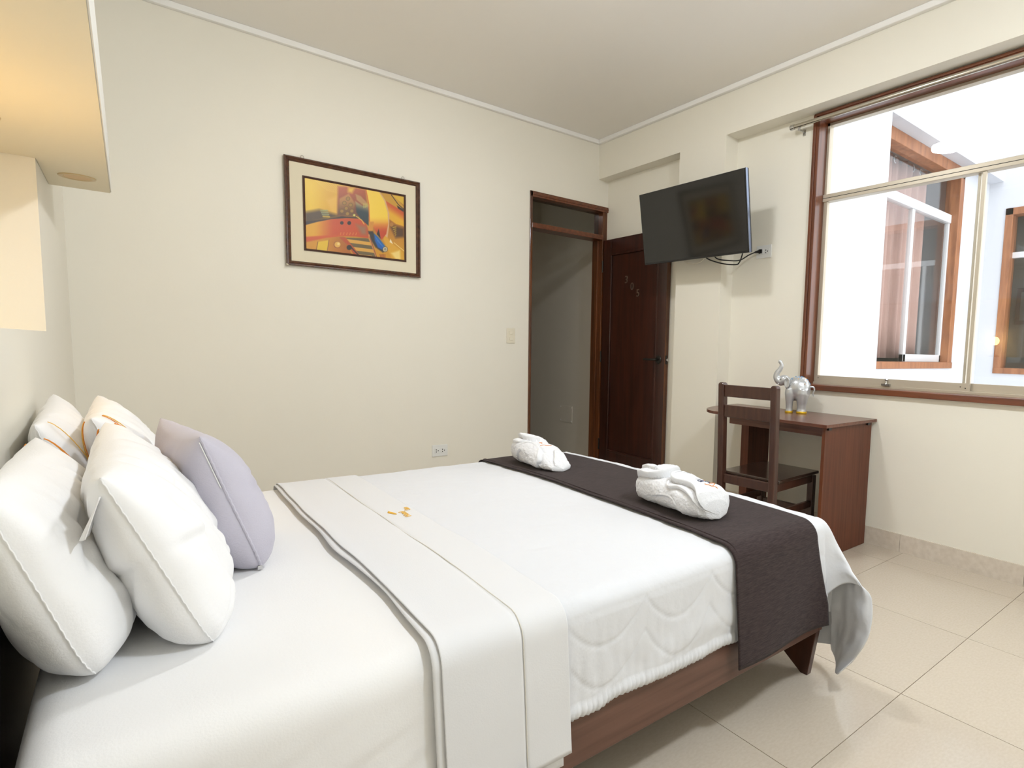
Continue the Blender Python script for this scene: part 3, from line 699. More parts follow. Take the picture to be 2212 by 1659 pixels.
m = MB(); m.box((3.255, -1.85, .002), (3.272, -1.79, .732)); m.build('support_post', 'desk_wood', DK, bevel=.001)
m = MB(); m.box((3.10, -2.494, .672), (3.115, -1.812, .732)); m.build('apron', 'desk_wood_h', DK, bevel=.001)
for xx in (3.05, 3.48):
    m = MB(); m.box((xx - .014, -2.524, .718), (xx + .014, -2.512, .732)); m.build('connector_block', 'tv_black', DK)

# ================================================================ CHAIR (local frame: +X towards the desk)
CH = thing('wooden_chair', 'dark brown wooden chair with ladder back pushed up to the desk', 'chair', (2.757, -2.215, 0))
CH['_loc'] = (0, 0, 0); CH.rotation_euler.z = math.radians(3.5)
def chp(name, mb, mt='chair_wood', bev=.004): return mb.build(name, mt, CH, bevel=bev)
hwid = .163
for s in (1, -1):
    m = MB()      # rear post, raked back above the seat
    def post(z): return -.0 if z < .45 else -.022 * ((z - .45) / .5)
    zs = [0, .45, .7, .90, .945, .953]
    vs = []; 
    for z in zs:
        x = post(z); t = .021 if z < .95 else .014; ty = .018 if z < .95 else .012
        vs += [(x - t, s * hwid - ty, z), (x + t, s * hwid - ty, z), (x + t, s * hwid + ty, z), (x - t, s * hwid + ty, z)]
    fs = [(3, 2, 1, 0), tuple(range(len(vs) - 4, len(vs)))]
    for i in range(len(zs) - 1):
        for k in range(4): fs.append((i * 4 + k, i * 4 + (k + 1) % 4, i * 4 + 4 + (k + 1) % 4, i * 4 + 4 + k))
    m.add(vs, fs); chp('rear_leg', m, bev=.005)
    m = MB(); m.box((.40, s * hwid - .018, 0), (.438, s * hwid + .018, .43)); chp('front_leg', m)
    m = MB(); m.box((.02, s * hwid - .011, .39), (.405, s * hwid + .011, .435)); chp('seat_rail', m)
    m = MB(); m.box((.02, s * hwid - .010, .245), (.405, s * hwid + .010, .285)); chp('stretcher', m)
for z0, z1, nm in ((.875, .940, 'top_rail'), (.762, .830, 'back_rail')):
    m = MB(); x = post((z0 + z1) / 2); m.box((x - .011, -hwid + .015, z0), (x + .011, hwid - .015, z1)); chp(nm, m)
for x, nm in ((-.008, 'rear_seat_rail'), (.41, 'front_seat_rail')):
    m = MB(); m.box((x, -hwid + .015, .39), (x + .022, hwid - .015, .44)); chp(nm, m)
m = MB(); m.box((.41, -hwid + .015, .2), (.43, hwid - .015, .24)); chp('stretcher', m)
m = MB(); m.box((.022, -.185, .436), (.46, .185, .454)); chp('seat', m, 'chair_seat', .005)

# ================================================================ ELEPHANT FIGURINE (local: +X forward)
EL = thing('elephant_figurine', 'silver elephant figurine with raised trunk and beaded back on the desk', 'figurine', (3.42, -2.085, .751))
EL['_loc'] = (0, 0, 0); EL.rotation_euler.z = math.atan2(.86, -.51)
m = MB()
m.ell((-.002, 0, .15), (.074, .060, .078)); m.ell((-.022, 0, .145), (.055, .058, .08)); m.ell((.03, 0, .14), (.044, .052, .07))
LEGS = ((.047, .028, .8), (.047, -.028, .8), (-.028, .029, 1.08), (-.028, -.029, 1.08))
for lx, ly, k in LEGS:
    m.lathe([(.0001, .001), (.029 * k, .001), (.028 * k, .010), (.0245 * k, .025), (.026 * k, .05), (.032 * k, .085), (.037 * k, .12), (.034 * k, .15), (.0001, .16)], (lx, ly, 0), 20)
m.ell((.085, 0, .2), (.034, .03, .034)); m.ell((.105, 0, .185), (.024, .021, .022))
m.tube(catmull([(.09, 0, .19), (.118, 0, .192), (.134, 0, .215), (.131, 0, .243), (.114, 0, .268), (.105, 0, .292), (.115, 0, .315), (.126, 0, .318)], 5),
       [.024 - .013 * min(1, i / 28) for i in range(36)], 14)
eb = remesh(m, .0042, 5)
link('body', eb, 'elephant_silver', EL, smooth=True, angle=180)
for s in (1, -1):
    m = MB(); 
    def ear(u, v):
        a = u * 2 * math.pi; r = v
        ex_, ez_ = .019 * r * math.cos(a), .036 * r * math.sin(a) - .008
        return (.066 + ex_ * .9 - .012 * abs(r * math.sin(a)) * 0, s * (.031 + .012 * (ez_ < 0) * -ez_ * 30 * .3 + .010 * r * (1 - math.cos(a)) * .7), .195 + ez_)
    m.grid(24, 5, ear, closed_u=True); m.build('ear', 'elephant_silver', EL, smooth=True, solid=.004, world=False)
    m = MB(); m.ell((.107, s * .0255, .206), (.0028, .002, .0028), 10, 6); m.build('eye', 'eye_black', EL, smooth=True)
    m = MB(); m.tube(catmull([(.115, s * .014, .178), (.128, s * .018, .170), (.138, s * .019, .174)], 5), [.004 - .0003 * i for i in range(11)], 8); m.build('tusk', 'plastic_white', EL, smooth=True)
m = MB(); m.tube(catmull([(-.074, 0, .165), (-.092, 0, .162), (-.098, 0, .142), (-.09, 0, .122), (-.098, 0, .106)], 6), [.0065 - .00018 * i for i in range(25)], 8); m.build('tail', 'elephant_silver', EL, smooth=True)
for lx, ly, k in LEGS:
    m = MB(); m.lathe([(.0296 * k, .0), (.0300 * k, .004), (.0290 * k, .009), (.0276 * k, .0115)], (lx, ly, 0), 24); m.build('gold_foot_band', 'gold_paint', EL, smooth=True)
bvh = BVHTree.FromPolygons([v.co[:] for v in eb.vertices], [p.vertices[:] for p in eb.polygons])
beads = {'bead_silver': MB(), 'bead_blue': MB(), 'bead_orange': MB()}
rnd = random.Random(7)
for i in range(330):
    a = rnd.uniform(-1, 1); b = rnd.uniform(-1.25, 1.25)
    d = Vector((a * .9, math.sin(b) * .9, math.cos(b))); p0 = Vector((-.012 + a * .05, 0, .15))
    hit = bvh.ray_cast(p0 + d * .3, -d)
    if hit[0] is None or hit[0].z < .175 or hit[0].x > .05 or hit[0].x < -.075: continue
    k = 'bead_silver'
    if abs(b) < .42 and rnd.random() < .55: k = 'bead_blue'
    if rnd.random() < .07: k = 'bead_orange'
    r = .0021 if k == 'bead_silver' else .0032
    beads[k].ell(hit[0], (r, r, r), 6, 4)
for k, b in beads.items():
    o = b.build({'bead_silver': 'silver_beading', 'bead_blue': 'blue_beading', 'bead_orange': 'orange_beading'}[k], k, EL, smooth=True); o['kind'] = 'stuff'

# ================================================================ BED
B0, B1, XH, XF, ZT = -3.112, -1.568, .075, 2.03, .555      # near side, far side, head, foot, top at the edges
BC = (B0 + B1) / 2
bed = thing('double_bed', 'dark brown wooden double bed base with headboard', 'bed', (1.05, BC, 0))
for y in (B0 + .008, B1 - .034):
    m = MB(); m.box((.05, y, .168), (2.0, y + .026, .315)); m.build('side_rail', 'bed_wood', bed, bevel=.002)
m = MB(); m.box((2.0, B0 + .008, .168), (2.026, B1 - .008, .315)); m.build('foot_rail', 'bed_wood', bed, bevel=.002)
m = MB()
m.prism([(B0 + .035, 0), (B0 + .06, 0), (B0 + .06, .0), (B0 + .30, .168), (B0 + .30, .2), (B0 + .01, .2), (B0 + .01, .165)], 'x', 1.99, 2.016); m.build('foot_leg', 'leg_wood', bed, bevel=.002)
m = MB()
m.prism([(B1 - .035, 0), (B1 - .06, 0), (B1 - .30, .168), (B1 - .30, .2), (B1 - .01, .2), (B1 - .01, .165)], 'x', 1.99, 2.016); m.build('foot_leg', 'leg_wood', bed, bevel=.002)
m = MB(); m.box((1.0, BC - .3, 0), (1.03, BC + .3, .2)); m.build('centre_support', 'leg_wood', bed)
m = MB(); m.box((.10, B0 + .034, .28), (2.0, B1 - .034, .311)); m.build('slat_deck', 'bed_wood', bed)
m = MB(); m.box((.003, B0 - .09, 0), (.034, B1 + .09, .70)); m.build('headboard', 'headboard_wood', bed, bevel=.004)
for y in (B0 + .01, B1 - .06):
    m = MB(); m.box((.036, y, 0), (.08, y + .05, .2)); m.build('head_leg', 'leg_wood', bed)

def nz(x, y, z, s): return noise.noise(Vector((x * s, y * s, z * s)))
def crown(y, x): return .014 * (1 - min(1, abs((y - BC) / .78)) ** 3)
def drop(d, r, flare=0.0):
    if d <= 0: return 0, 0
    if d < r * math.pi / 2: return r * math.sin(d / r), r * (1 - math.cos(d / r))
    e = d - r * math.pi / 2; return r + flare * e, r + e
# mattress with fitted sheet
def matt(u, v):
    # u along x, v around the section
    x = XH + .004 + u * (XF - .03 - XH); R = .055
    ins = 0
    if x < XH + .05: ins = .05 * (1 - math.sqrt(max(0, 1 - ((XH + .054 - x) / .05) ** 2)))
    hw_ = (B1 - B0) / 2 - .006 - ins * .6; zt = ZT - .003 - ins * .8; zb_ = .312
    R_ = R
    per = [2 * hw_ - 2 * R_, math.pi / 2 * R_, zt - zb_ - R_]
    s = (v - .5) * (per[0] + 2 * per[1] + 2 * per[2]); a = abs(s); sg = 1 if s > 0 else -1
    if a < per[0] / 2: y, z = a, zt + crown(BC + a, x) * .9
    elif a < per[0] / 2 + per[1]:
        t = (a - per[0] / 2) / R_; y, z = per[0] / 2 + R_ * math.sin(t), zt - R_ * (1 - math.cos(t)) + crown(BC + per[0] / 2, x) * (1 - t / 1.571) * .9
    else: y, z = hw_, zt - R_ - (a - per[0] / 2 - per[1])
    side = max(0, (zt - R_ * .6 - z) / .2)
    wr = .004 * nz(x * 1.0, z * 6 - x * 2.2, 3, 7) * min(1, side * 3)
    if sg < 0 and x < .5: wr += .006 * nz(x * 3, z * 3 + x * 4, 9, 9) * min(1, side * 2) * (1 - x / .5)
    z += .0025 * nz(x, y, 0, 6) * (1 - min(1, side))
    return (x, BC + sg * (y + wr), z)
mt_ = thing('mattress', 'mattress wrapped in a smooth white fitted sheet', 'mattress', (1.05, BC, .312))
m = MB(); m.grid(200, 170, matt)
n = 170; m.f.append(tuple(range(n))); m.f.append(tuple(range(199 * n, 200 * n)))
m.f += [(i * n, (i + 1) * n, (i + 1) * n + n - 1, i * n + n - 1) for i in range(199)]
m.build('fitted_sheet', 'cotton', mt_, smooth=True, angle=60)

# bedspread draped over the mattress, hanging to the floor at the foot corner
XS, RD = .70, .045
DN, DFo, DFa = .298, .49, .30
def spread(u, v):
    X = XS + u * (XF - RD - XS + DFo); Y = (B0 + RD - DN) + v * ((B1 - RD + DFa) - (B0 + RD - DN))
    dx, dn, df = max(0, X - (XF - RD)), max(0, (B0 + RD) - Y), max(0, Y - (B1 - RD))
    x, y = min(X, XF - RD), min(max(Y, B0 + RD), B1 - RD)
    z = ZT + .004 + crown(y, x) + .003 * nz(X * .8, Y * 2.2, 0, 5) + .0016 * nz(X * 2, Y * 4, 5, 9)
    dy = max(dn, df); sgy = -1 if dn > 0 else 1
    if dx > 0 and dy > 0:
        wq = min(1, dx / .14); wq = wq * wq * (3 - 2 * wq)
        o1, d1_ = drop(dy, RD, .02); kk = min(1, dy / DN); o2, d2_ = drop(dx * (1 - .17 * kk ** 3 * (dx / DFo)), RD, .12 * (1 - kk) - .16 * kk)
        side = Vector((x + .35 * dx, y + sgy * (o1 + .03 * dx), z - d1_ * (1 - .0 * dx)))
        k = dy / DN
        foot = Vector((x + o2 + .018 * math.sin(k * 5) * min(1, dx / .2), y + sgy * (RD + (.36 + .30 * math.sin(math.pi * min(1, dx / DFo)) * min(1, dx / .15)) * max(0, dy - .03)), z - d2_ - .34 * max(0, dy - .02)))
        q = side.lerp(foot, wq); x, y, z = q
        x += .008 * wq * nz(dx * 1.5, dy * 2, 6, 9)
    elif dx > 0:
        o, dn_ = drop(dx, RD, .05); k = min(1, dx / .25)
        x += o + .016 * k * math.sin(Y * 17) * .6 + .008 * k * nz(Y, dx, 3, 9); z -= dn_
    elif dy > 0:
        near_c = max(0, 1 - (XF - RD - X) / .3) ** 2
        o, dn_ = drop(dy, RD, .0 + .10 * near_c); k = min(1, max(0, dy - .04) / .2)
        rel = .0045 * k * nz(X * 1.3, dy * 1.1, 4, 11) + .003 * k * nz(X * 4, dy * 1.6, 8, 10) + .006 * k * k * nz(X, dy * 2, 1, 6)
        # quilting grooves: seam under the edge and two rows of scallops
        ph = ((X - .92) / .243) % 1
        for base, amp in ((.075, .085), (.16, .10)):
            c_ = base + amp * (1 - (2 * ph - 1) ** 2) - .01
            rel -= .0032 * math.exp(-((dy - c_) / .0045) ** 2)
        rel -= .003 * math.exp(-((dy - .062) / .004) ** 2)
        # elastic hem
        top_h = DN - .034
        if dn > 0 and dy > top_h:
            q = (dy - top_h) / .034
            rel += .007 * math.sin(q * math.pi) + .0022 * math.sin(X * 420 + 3 * nz(X, 0, 0, 20)) - .003 * math.exp(-(q / .12) ** 2)
        calm = min(1, max(0, (X - .90) / .06)); o += rel * (.15 + .85 * calm); y += sgy * o
        lift = .022 * k * max(0, nz(X, 0, 7, 3.2) + .15) + .012 * k * nz(X, 0, 2, 8)
        z -= dn_ - lift * (dy / DN)
    z = max(z, .006 + .004 * nz(X, Y, 0, 12))
    return (x, y, z)
bs = thing('bedspread', 'white quilted bedspread with gathered hem hanging to the floor at the foot', 'bedspread', (1.4, BC, .3))
m = MB(); m.grid(360, 300, spread); m.build('cloth', 'cotton_cover', bs, smooth=True, angle=180, solid=.004)

def section(off, zn, zf, npt):
    """polyline over the bed from the far hem to the near hem: (y, z, depth below the near edge)"""
    R = RD + off; out = []
    yn, yf, zt = B0 - off, B1 + off, ZT + .004 + off
    segs = [('f', zt - R - zf), ('af', R * math.pi / 2), ('t', yf - yn - 2 * R), ('an', R * math.pi / 2), ('n', zt - R - zn)]
    tot = sum(s[1] for s in segs)
    for i in range(npt):
        s = tot * i / (npt - 1)
        for nm, ln in segs:
            if s <= ln + 1e-9 or nm == 'n': break
            s -= ln
        if nm == 'f': out.append((yf, zf + s, 0))
        elif nm == 'af': t = s / R; out.append((yf - R + R * math.cos(t), zt - R + R * math.sin(t), 0))
        elif nm == 't': y = yf - R - s; out.append((y, zt, 0))
        elif nm == 'an': t = s / R; out.append((yn + R - R * math.sin(t), zt - R + R * math.cos(t), 0))
        else: out.append((yn, zt - R - s, s))
    return [(y, z + (crown(min(max(y, B0 + RD), B1 - RD), 0) if z > zt - R else crown(B0 + RD, 0) * max(0, 1 - (zt - R - z) / .05)), d) for y, z, d in out]
def strip(x0, x1, off, zn, zf, nx, npt, fx=lambda u, y, d: 0, fy=lambda x, d: 0, fz=lambda x, y, d: 0):
    S_ = section(off, zn, zf, npt); m = MB()
    def fn(u, v):
        y, z, d = S_[round(v * (npt - 1))]; x = x0 + u * (x1 - x0) + fx(u, y, d)
        return (x, y + fy(x, d), z + fz(x, y, d))
    return m.grid(nx, npt, fn)
# turned-down sheet: two layers
fs = thing('folded_top_sheet', 'white top sheet folded back in a wide band across the bed', 'sheet', (.78, BC, .4))
def sway(u, y, d): return .006 * math.sin(y * 4.1 + 1) + .004 * nz(y, 0, 0, 5) + .012 * (d / .3)
m = strip(.626, .90, .0055, .205, .25, 40, 190, lambda u, y, d: sway(u, y, d) - .010 * (1 - u) * (.4 + nz(y, 2, 0, 3)), lambda x, d: -.004 * (d / .3))
m.build('under_layer', 'cotton_fold', fs, smooth=True, angle=180, solid=.0025)
def seamz(x, y, d): return .0015 * nz(x, y, 0, 8) - .002 * math.exp(-((x - .805 - .004 * math.sin(y * 4)) / .0035) ** 2) + .002 * math.exp(-((x - .638) / .02) ** 2)
def seamy(x, d): return -.008 * (d / .3) - .004 * nz(x, d, 0, 7) * (d / .3) + .003 * math.exp(-((x - .812 - .012 * d / .3) / .003) ** 2)
m = strip(.634, .917, .010, .232, .25, 110, 190, sway, seamy, seamz)
m.build('top_layer', 'cotton_fold', fs, smooth=True, angle=180, solid=.0025)
sp = [(.809 + sway(0, y, d) - .002, y + seamy(.80, d) - (.0022 if z < ZT - .01 else 0), z + (.0024 if z > ZT - .02 else .001)) for y, z, d in section(.010, .25, .27, 170)]
m = MB(); m.tube(sp, .0011, 5); m.build('hem_stitching', 'seam_thread', fs, smooth=True)
lb = MB(); lb.box((.797, B0 - .030, .222), (.815, B0 - .028, .256)); lo_ = lb.build('care_label', 'label_black', fs)
for k in range(4):
    m = MB(); m.box((.799 + .001 * k, B0 - .0306, .227 + k * .0075), (.813, B0 - .0301, .2295 + k * .0075)); m.build('label_print', 'plastic_white', lo_)
def cloth_text(s, size, M, mt, parent, name):
    me = text_mesh(s, size, .0006); me.transform(M); 
    loc = Vector(parent['_loc']); me.transform(Matrix.Translation(-loc)); return link(name, me, mt, parent)
zt_ = ZT + .004 + .010 + .014 + .0045
def flatM(x, y, z, ang): return Matrix.Translation((x, y, z)) @ Matrix.Rotation(ang, 4, 'Z')
cloth_text('Hotel', .028, flatM(.868, -2.318, zt_, math.pi / 2), 'yellow_thread', fs, 'embroidered_lettering')
cloth_text('San', .026, flatM(.893, -2.262, zt_, math.pi / 2), 'yellow_thread', fs, 'embroidered_lettering')
m = MB(); m.tube(catmull([(.838, -2.262, zt_), (.832, -2.274, zt_), (.838, -2.288, zt_), (.846, -2.306, zt_)], 6), [.001 + .0028 * math.sin(i / 18 * math.pi) for i in range(19)], 6); m.build('embroidered_swirl', 'yellow_thread', fs)

# brown bed runner
rn = thing('bed_runner', 'dark brown woven bed runner laid across the foot of the bed', 'runner', (1.74, BC, .4))
def run_x(u, y, d): return .004 * math.sin(y * 5) + (.040 * u + .010) * min(1, d / .22) + .006 * nz(y, 0, 3, 3) * (1 - u)
def run_y(x, d): return -(.012 + .012 * (.5 + .5 * math.sin((x - 1.5) * 13))) * (d / .3) - .022 * max(0, (x - 1.85) / .15) ** 2 * (d / .3)
def run_z(x, y, d): return .0018 * nz(x, y, 0, 7) + .045 * (d / .3) ** 2 * 0
S_RUN = (1.500, 1.922)
m = strip(*S_RUN, .012, .222, .25, 70, 190, run_x, run_y, run_z)
m.build('woven_cloth', 'runner_cloth', rn, smooth=True, angle=180, solid=.004)
hem = [(1.518 + run_x(0, y, d), y + run_y(1.518, d), z + (.0045 if z > ZT - .03 else 0)) for y, z, d in section(.0125, .232, .26, 150)]
m = MB(); m.tube(hem, .0016, 5); m.build('hem', 'runner_cloth', rn, smooth=True)

# ================================================================ PILLOWS
def pillow_xy(U, V, a, b, pinch):
    rc = .16 if V < 0 else .03                 # lower corners squashed round, upper corners stay pointed
    x = a * U * (1 - pinch * (1 - V * V) * abs(U)) * (1 - rc * V ** 4 * U * U)
    y = b * V * (1 - pinch * 1.3 * (1 - U * U) * abs(V)) * (1 - rc * .6 * U ** 4 * V * V)
    return x, y
def pillow_t(U, V, puff): return max(0, 1 - abs(U) ** 3.2) ** puff * max(0, 1 - abs(V) ** (2.0 if V > 0 else 3.0)) ** puff
def pillow_mesh(a, b, T_, seed, nu=120, nv=90, pinch=.05, puff=.45, wrinkle=1.0):
    m = MB(); rg = random.Random(seed)
    CR = [(rg.uniform(-.8, .8) * a, rg.uniform(-.8, .5) * b, rg.uniform(-.9, .9) + (0 if rg.random() < .6 else 1.3), rg.uniform(.04, .09), rg.uniform(.003, .007)) for _ in range(16)]
    def side(sg):
        def fn(u, v):
            U, V = 2 * u - 1, 2 * v - 1
            U = math.sin(U * math.pi / 2) * .55 + U * .45; V = math.sin(V * math.pi / 2) * .55 + V * .45   # finer rows at the seams
            x, y = pillow_xy(U, V, a, b, pinch); t = pillow_t(U, V, puff); z = T_ * t * (1 - .12 * V)
            wr = .008 * nz(x + seed, y * 1.2, sg, 5) + .0035 * nz(x * 1.6 + seed, y * .8 + x * .6, sg * 2, 13) + .0012 * nz(x + seed, y, sg, 40)
            fold = .006 * abs(nz(x * .9 + y * .7 + seed * 2, y * .35 - x * .4, sg, 11)) ** 1.5 * 3
            eu = math.exp(-((1 - abs(U)) / .06) ** 2)
            g = .0016 * math.sin(V * 80 + 9 * nz(y, seed, 0, 9)) * eu * (1 - V ** 8) * (.5 + nz(y, seed, 3, 14))
            cr_ = 0
            for x0_, y0_, an_, ln_, dp_ in CR:
                dx_, dy_ = x - x0_, y - y0_; al = dx_ * math.cos(an_) + dy_ * math.sin(an_); ac = -dx_ * math.sin(an_) + dy_ * math.cos(an_) + .25 * al * al
                cr_ += dp_ * math.exp(-(ac / .009) ** 2 - (al / ln_) ** 2) - .5 * dp_ * math.exp(-((ac - .016) / .011) ** 2 - (al / ln_) ** 2)
            z += wrinkle * (wr + g - fold - cr_) * min(1, t * 2.5)
            return (x, y, sg * z)
        return fn
    m.grid(nu, nv, side(1)); m.grid(nu, nv, side(-1))
    return m
def place(bot, top, ycen, yaw=0, roll=0):
    """matrix: local X along the bed width towards the back wall, local Y up the lean, local Z out of the front face"""
    b_, t_ = Vector((bot[0], 0, bot[1])), Vector((top[0], 0, top[1]))
    Y = (t_ - b_).normalized(); X = Vector((0, 1, 0)); Z = X.cross(Y).normalized()
    c_ = (b_ + t_) / 2; c_.y = ycen
    R = Matrix(((X.x, Y.x, Z.x), (X.y, Y.y, Z.y), (X.z, Y.z, Z.z))).to_4x4()
    return Matrix.Translation(c_) @ Matrix.Rotation(yaw, 4, 'Z') @ R @ Matrix.Rotation(roll, 4, 'Z')
def pillow(name, label, bot, top, yc, a, T_, seed, yaw=0, roll=0, mt='cotton_case', cat='pillow', pinch=.05, puff=.45, wrinkle=1.0, seams=(-1, 1), trims=()):
    M = place(bot, top, yc, yaw, roll); base = M.translation.copy(); base.z = bot[1]
    b = (Vector(top) - Vector(bot)).length / 2 * 1.03
    p = thing(name, label, cat, tuple(base), 'white pillows at the head of the bed' if cat == 'pillow' else None)
    pillow_mesh(a, b, T_, seed, pinch=pinch, puff=puff, wrinkle=wrinkle).xf(M).build('cover', mt, p, smooth=True, angle=180, weld=True)
    for sg in seams:
        pts = []
        for k in range(61):
            V = -.98 + 1.96 * k / 60; x, y = pillow_xy(sg, V, a, b, pinch)
            pts.append(M @ Vector((x * 1.003, y, .0008 * math.sin(k * 2.1))))
        MB().tube(pts, .0014 if mt == 'cotton_case' else .003, 6).build('end_seam', mt, p, smooth=True)
    for U, mt2, sides, r, v0, v1 in trims:
        for sg in sides:
            pts = []
            for k in range(41):
                V = v0 + (v1 - v0) * k / 40; x, y = pillow_xy(U, V, a, b, pinch); t = pillow_t(U, V, puff)
                pts.append(M @ Vector((x + .0012 * math.sin(k * 1.9 + U * 40), y, sg * (T_ * t * (1 - .12 * V) + .0035))))
            MB().tube(pts, r, 6).build('embroidered_trim', mt2, p, smooth=True)
    return p, M, b
pillow('pillow', 'white pillow leaning on the headboard nearer the window side', (.168, .556), (.052, .893), -2.585, .335, .086, 1, roll=-.02,
       trims=[(.90, 'orange_thread', (1, -1), .0013, .2, .97), (.915, 'yellow_thread', (1, -1), .0013, .2, .97)])
p, M, b = pillow('pillow', 'white pillow stacked in front of another, nearer the window side', (.325, .556), (.178, .905), -2.565, .325, .088, 5, roll=.03,
       trims=[(.90, 'orange_thread', (1, -1), .0014, .1, .97), (.915, 'yellow_thread', (1, -1), .0012, .1, .97)])
MB().grid(14, 12, lambda u, v: tuple(M @ Vector((-.325 + .055 * v + .01 * u, .165 - .055 * u - .01 * v, -.012 - .045 * u - .01 * math.sin(v * 3) * u)))).build('case_flap', 'cotton_case', p, smooth=True, angle=180, solid=.002)
pillow('pillow', 'white pillow leaning on the headboard towards the picture wall', (.160, .556), (.046, .925), -1.92, .30, .074, 9, roll=.05,
       trims=[(-.80, 'yellow_thread', (1,), .0009, .1, .97)])
pillow('pillow', 'white pillow stacked in front of another, towards the picture wall', (.300, .556), (.145, .925), -1.91, .30, .084, 13, roll=.02,
       trims=[(-.84, 'orange_thread', (1, -1), .0011, .2, .97), (-.80, 'yellow_thread', (1, -1), .0011, .2, .97)])
p, M, b = pillow('scatter_cushion', 'square lilac grey scatter cushion leaning on the white pillows', (.430, .560), (.308, .905), -2.335, .215, .088, 20, yaw=.13, mt='cushion_cloth', cat='cushion', puff=.52, pinch=.07, wrinkle=.5)
pts = [M @ Vector((pillow_xy(-1, V, .215, b, .07)[0] * 1.002, pillow_xy(-1, V, .215, b, .07)[1], -.0055)) for V in [.3 + .035 * k for k in range(19)]]
MB().tube(pts, .0011, 6).build('zip', 'plastic_white', p)
x, y = pillow_xy(-1, -.97, .215, b, .07); e = M @ Vector((x, y, -.004)); m = MB(); m.box((e.x - .004, e.y - .006, e.z - .006), (e.x + .006, e.y + .002, e.z + .004)); m.build('zip_puller', 'chrome', p, bevel=.001)

# ================================================================ TOWELS
def towel(label, loc, rotz, prof, curves, seed, logo=None, swirls=()):
    """a rolled terry bolster: radial surface S(s, phi) whose layers step up along the hem curves"""
    t = thing('rolled_towel', label, 'towel', loc, 'rolled towels on the bed runner'); t['_loc'] = (0, 0, 0); t.rotation_euler.z = rotz
    ss = np.array([p_[0] for p_ in prof])
    HW_, HH_ = np.array([p_[1] for p_ in prof]), np.array([p_[2] for p_ in prof])
    C_ = []
    for pts_, side, thick, far in curves:
        c_ = catmull([(a_, math.radians(b_) * .07, 0) for a_, b_ in pts_], 6); C_.append((np.array([(q_.x, q_.y) for q_ in c_]), side, thick, far))
    def layer(s_, ph, cv, side):
        p_ = np.array((s_, ph * .07)); a_ = cv[:-1]; d_ = cv[1:] - a_
        tt = np.clip(((p_ - a_) * d_).sum(1) / ((d_ * d_).sum(1) + 1e-12), 0, 1); r_ = p_ - a_ - d_ * tt[:, None]
        q_ = np.hypot(r_[:, 0], r_[:, 1]); i_ = int(q_.argmin()); cr_ = d_[i_, 0] * r_[i_, 1] - d_[i_, 1] * r_[i_, 0]
        return q_[i_], (cr_ * side) > 0
    def off(s_, ph):
        h_ = 0; ph = (ph + math.pi / 2) % (2 * math.pi) - math.pi / 2
        for cv, side, thick, far in C_:
            d_, up = layer(s_, ph, cv, side)
            if up: e_ = min(1, d_ / .004 + .5); h_ += thick * e_ * math.exp(-(d_ / far) ** 2)
            else: h_ -= .5 * thick * math.exp(-(d_ / .012) ** 2)
        return h_
    def S(s_, ph, extra=0.0):
        hw_, hh_ = np.interp(s_, ss, HW_), np.interp(s_, ss, HH_)
        c_, n_ = math.cos(ph), math.sin(ph)
        r_ = (abs(c_) ** 2.6 + abs(n_) ** 2.6) ** (-1 / 2.6)
        k_ = min(1, hw_ / .05)
        hh2 = off(s_, ph) * k_ + extra
        y_, z_ = -c_ * (hw_ * r_ + hh2), hh_ + n_ * (hh_ * r_ + hh2)
        nn = .0035 * nz(s_ + seed, y_, z_, 20) + .0018 * nz(s_ + seed, y_, z_, 70) + .0016 * nz(s_ + seed, y_, z_, 170)
        return Vector((s_, y_ - c_ * nn * k_, max(.001, z_ + n_ * nn * k_)))
    NS, NP = 230, 190; s0, s1 = prof[0][0], prof[-1][0]
    m = MB(); m.grid(NP, NS, lambda u, v: tuple(S(s0 + (s1 - s0) * (.5 - .5 * math.cos(math.pi * v)) , 2 * math.pi * u)), closed_u=True)
    m.f += [tuple(i * NS for i in range(NP)), tuple(i * NS + NS - 1 for i in range(NP))]
    m.build('terry_roll', 'terry', t, smooth=True, angle=180, weld=True)
    for cv, side, thick, far in C_:
        q = MB(); w_ = .011
        def band(u, v):
            f_ = u * (len(cv) - 1); i_ = min(int(f_), len(cv) - 2); p_ = cv[i_] * (1 - f_ + i_) + cv[i_ + 1] * (f_ - i_); d_ = cv[i_ + 1] - cv[i_]; d_ = d_ / (np.hypot(*d_) + 1e-9)
            n_ = np.array((-d_[1], d_[0])) * side; p2 = p_ + n_ * w_ * (v - .12)
            return tuple(S(float(p2[0]), float(p2[1]) / .07, .0012 + .0012 * math.sin(math.pi * min(1, v * 1.02))))
        q.grid(60, 7, band); q.build('hem_band', 'terry_hem', t, smooth=True, angle=180)
    if logo:
        for s_, size, a_, b_, ang, mt2 in logo:
            me2 = text_mesh(s_, size, .0004); R = Matrix.Rotation(ang, 4, 'Z')
            for v in me2.vertices:
                c_ = R @ Vector((v.co.x, v.co.y, 0)); p_ = S(a_ + c_.x, math.radians(b_) + c_.y / .07, .0016 + v.co.z); v.co = p_
            link('embroidered_lettering', me2, mt2, t)
    for pts_ in swirls:
        MB().tube([S(a_, math.radians(b_), .0014) for a_, b_ in pts_], .0013, 5).build('embroidered_swirl', 'orange_thread', t, smooth=True)
    return t
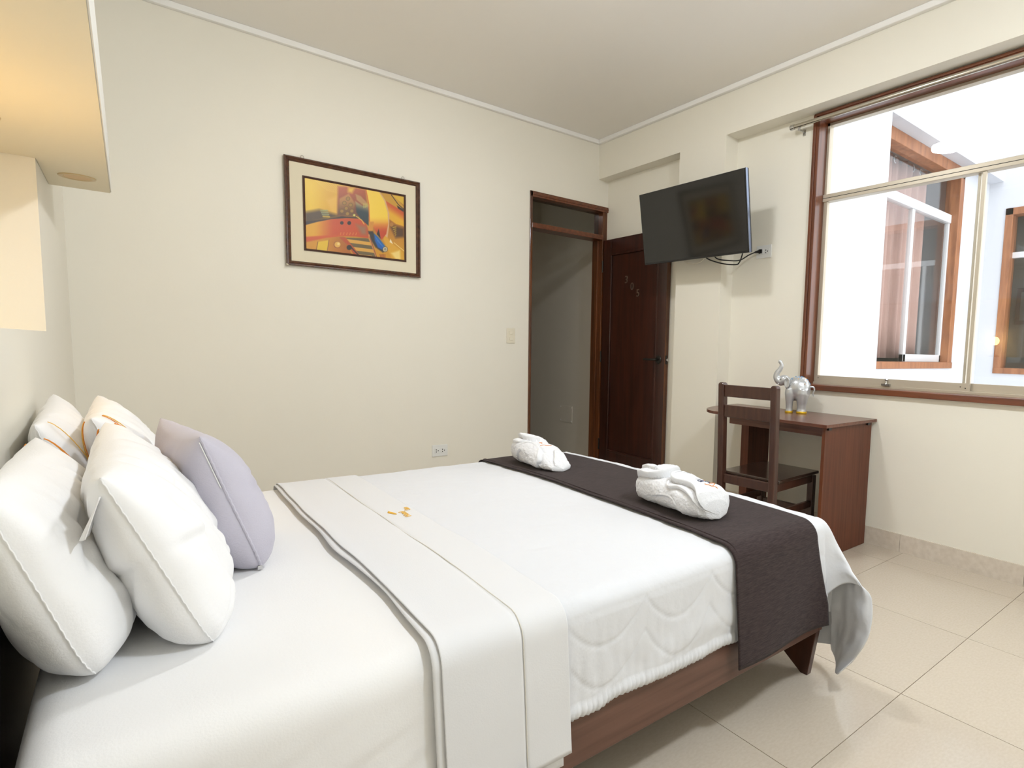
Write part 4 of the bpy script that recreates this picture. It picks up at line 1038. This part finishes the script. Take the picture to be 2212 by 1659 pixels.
# local X runs from the back wall towards the window side (world -Y); local -Y faces the head of the bed; phi 0 = that face, 90 = top
RZ = -math.pi / 2
towel('white terry towel rolled into a bundle showing navy lettering, nearer the window side', (1.640, -2.775, ZT + .034), RZ,
      [(-.172, .002, .012), (-.168, .045, .032), (-.155, .068, .05), (-.12, .08, .057), (-.06, .080, .054), (0, .082, .05), (.06, .09, .05), (.11, .092, .048), (.145, .078, .042), (.162, .05, .028), (.170, .002, .012)],
      [([(-.165, 48), (-.12, 42), (-.08, 46), (-.052, 62), (-.05, 85), (-.062, 110), (-.08, 140)], 1, .020, .07),
       ([(-.16, 66), (-.12, 62), (-.085, 64)], 1, .007, .03),
       ([(-.01, 150), (-.02, 115), (-.018, 85), (-.005, 62), (.03, 56), (.08, 60), (.125, 50), (.152, 25)], 1, .014, .05),
       ([(-.012, 70), (-.002, 42), (.022, 34), (.06, 42), (.11, 34), (.138, 16)], 1, .008, .03),
       ([(-.03, -5), (.01, 5), (.05, 0), (.07, -25)], 1, .006, .05)], 3,
      logo=[('San', .027, .088, 98, -math.pi / 2, 'navy_thread'), ('PO', .014, .066, 96, -math.pi / 2, 'navy_thread')],
      swirls=[[(.112 + .006 * math.cos(i * .35), 104 + 8 * math.sin(i * .35)) for i in range(11)], [(.112 + .004 * k, 84 + 4 * k) for k in range(7)], [(.058 + .002 * k, 122 - 2 * k) for k in range(5)]])
towel('white terry towel rolled into a bundle, on the runner towards the doorway', (1.632, -1.90, ZT + .034), RZ,
      [(-.165, .002, .012), (-.16, .04, .034), (-.145, .062, .052), (-.10, .075, .060), (-.05, .076, .052), (0, .080, .048), (.05, .082, .044), (.10, .075, .036), (.14, .062, .024), (.175, .05, .014), (.19, .002, .006)],
      [([(-.155, 75), (-.11, 62), (-.07, 66), (-.045, 85), (-.04, 110)], 1, .014, .05),
       ([(-.14, 42), (-.10, 34), (-.065, 45), (-.05, 70)], 1, .004, .04),
       ([(-.05, 20), (-.035, 45), (-.0, 66), (.05, 68), (.09, 55), (.115, 25), (.11, -5)], -1, .013, .05),
       ([(-.045, -10), (-.02, 20), (.02, 8), (.05, -15)], 1, .006, .05),
       ([(.10, 100), (.13, 85), (.165, 60)], 1, .006, .03)], 11,
      swirls=[[(.03 + .002 * k, 80 + 6 * k) for k in range(7)], [(-.0 + .008 * math.cos(i * .5), 92 + 8 * math.sin(i * .5)) for i in range(7)]])

for o in bpy.data.objects:
    if '_loc' in o: del o['_loc']
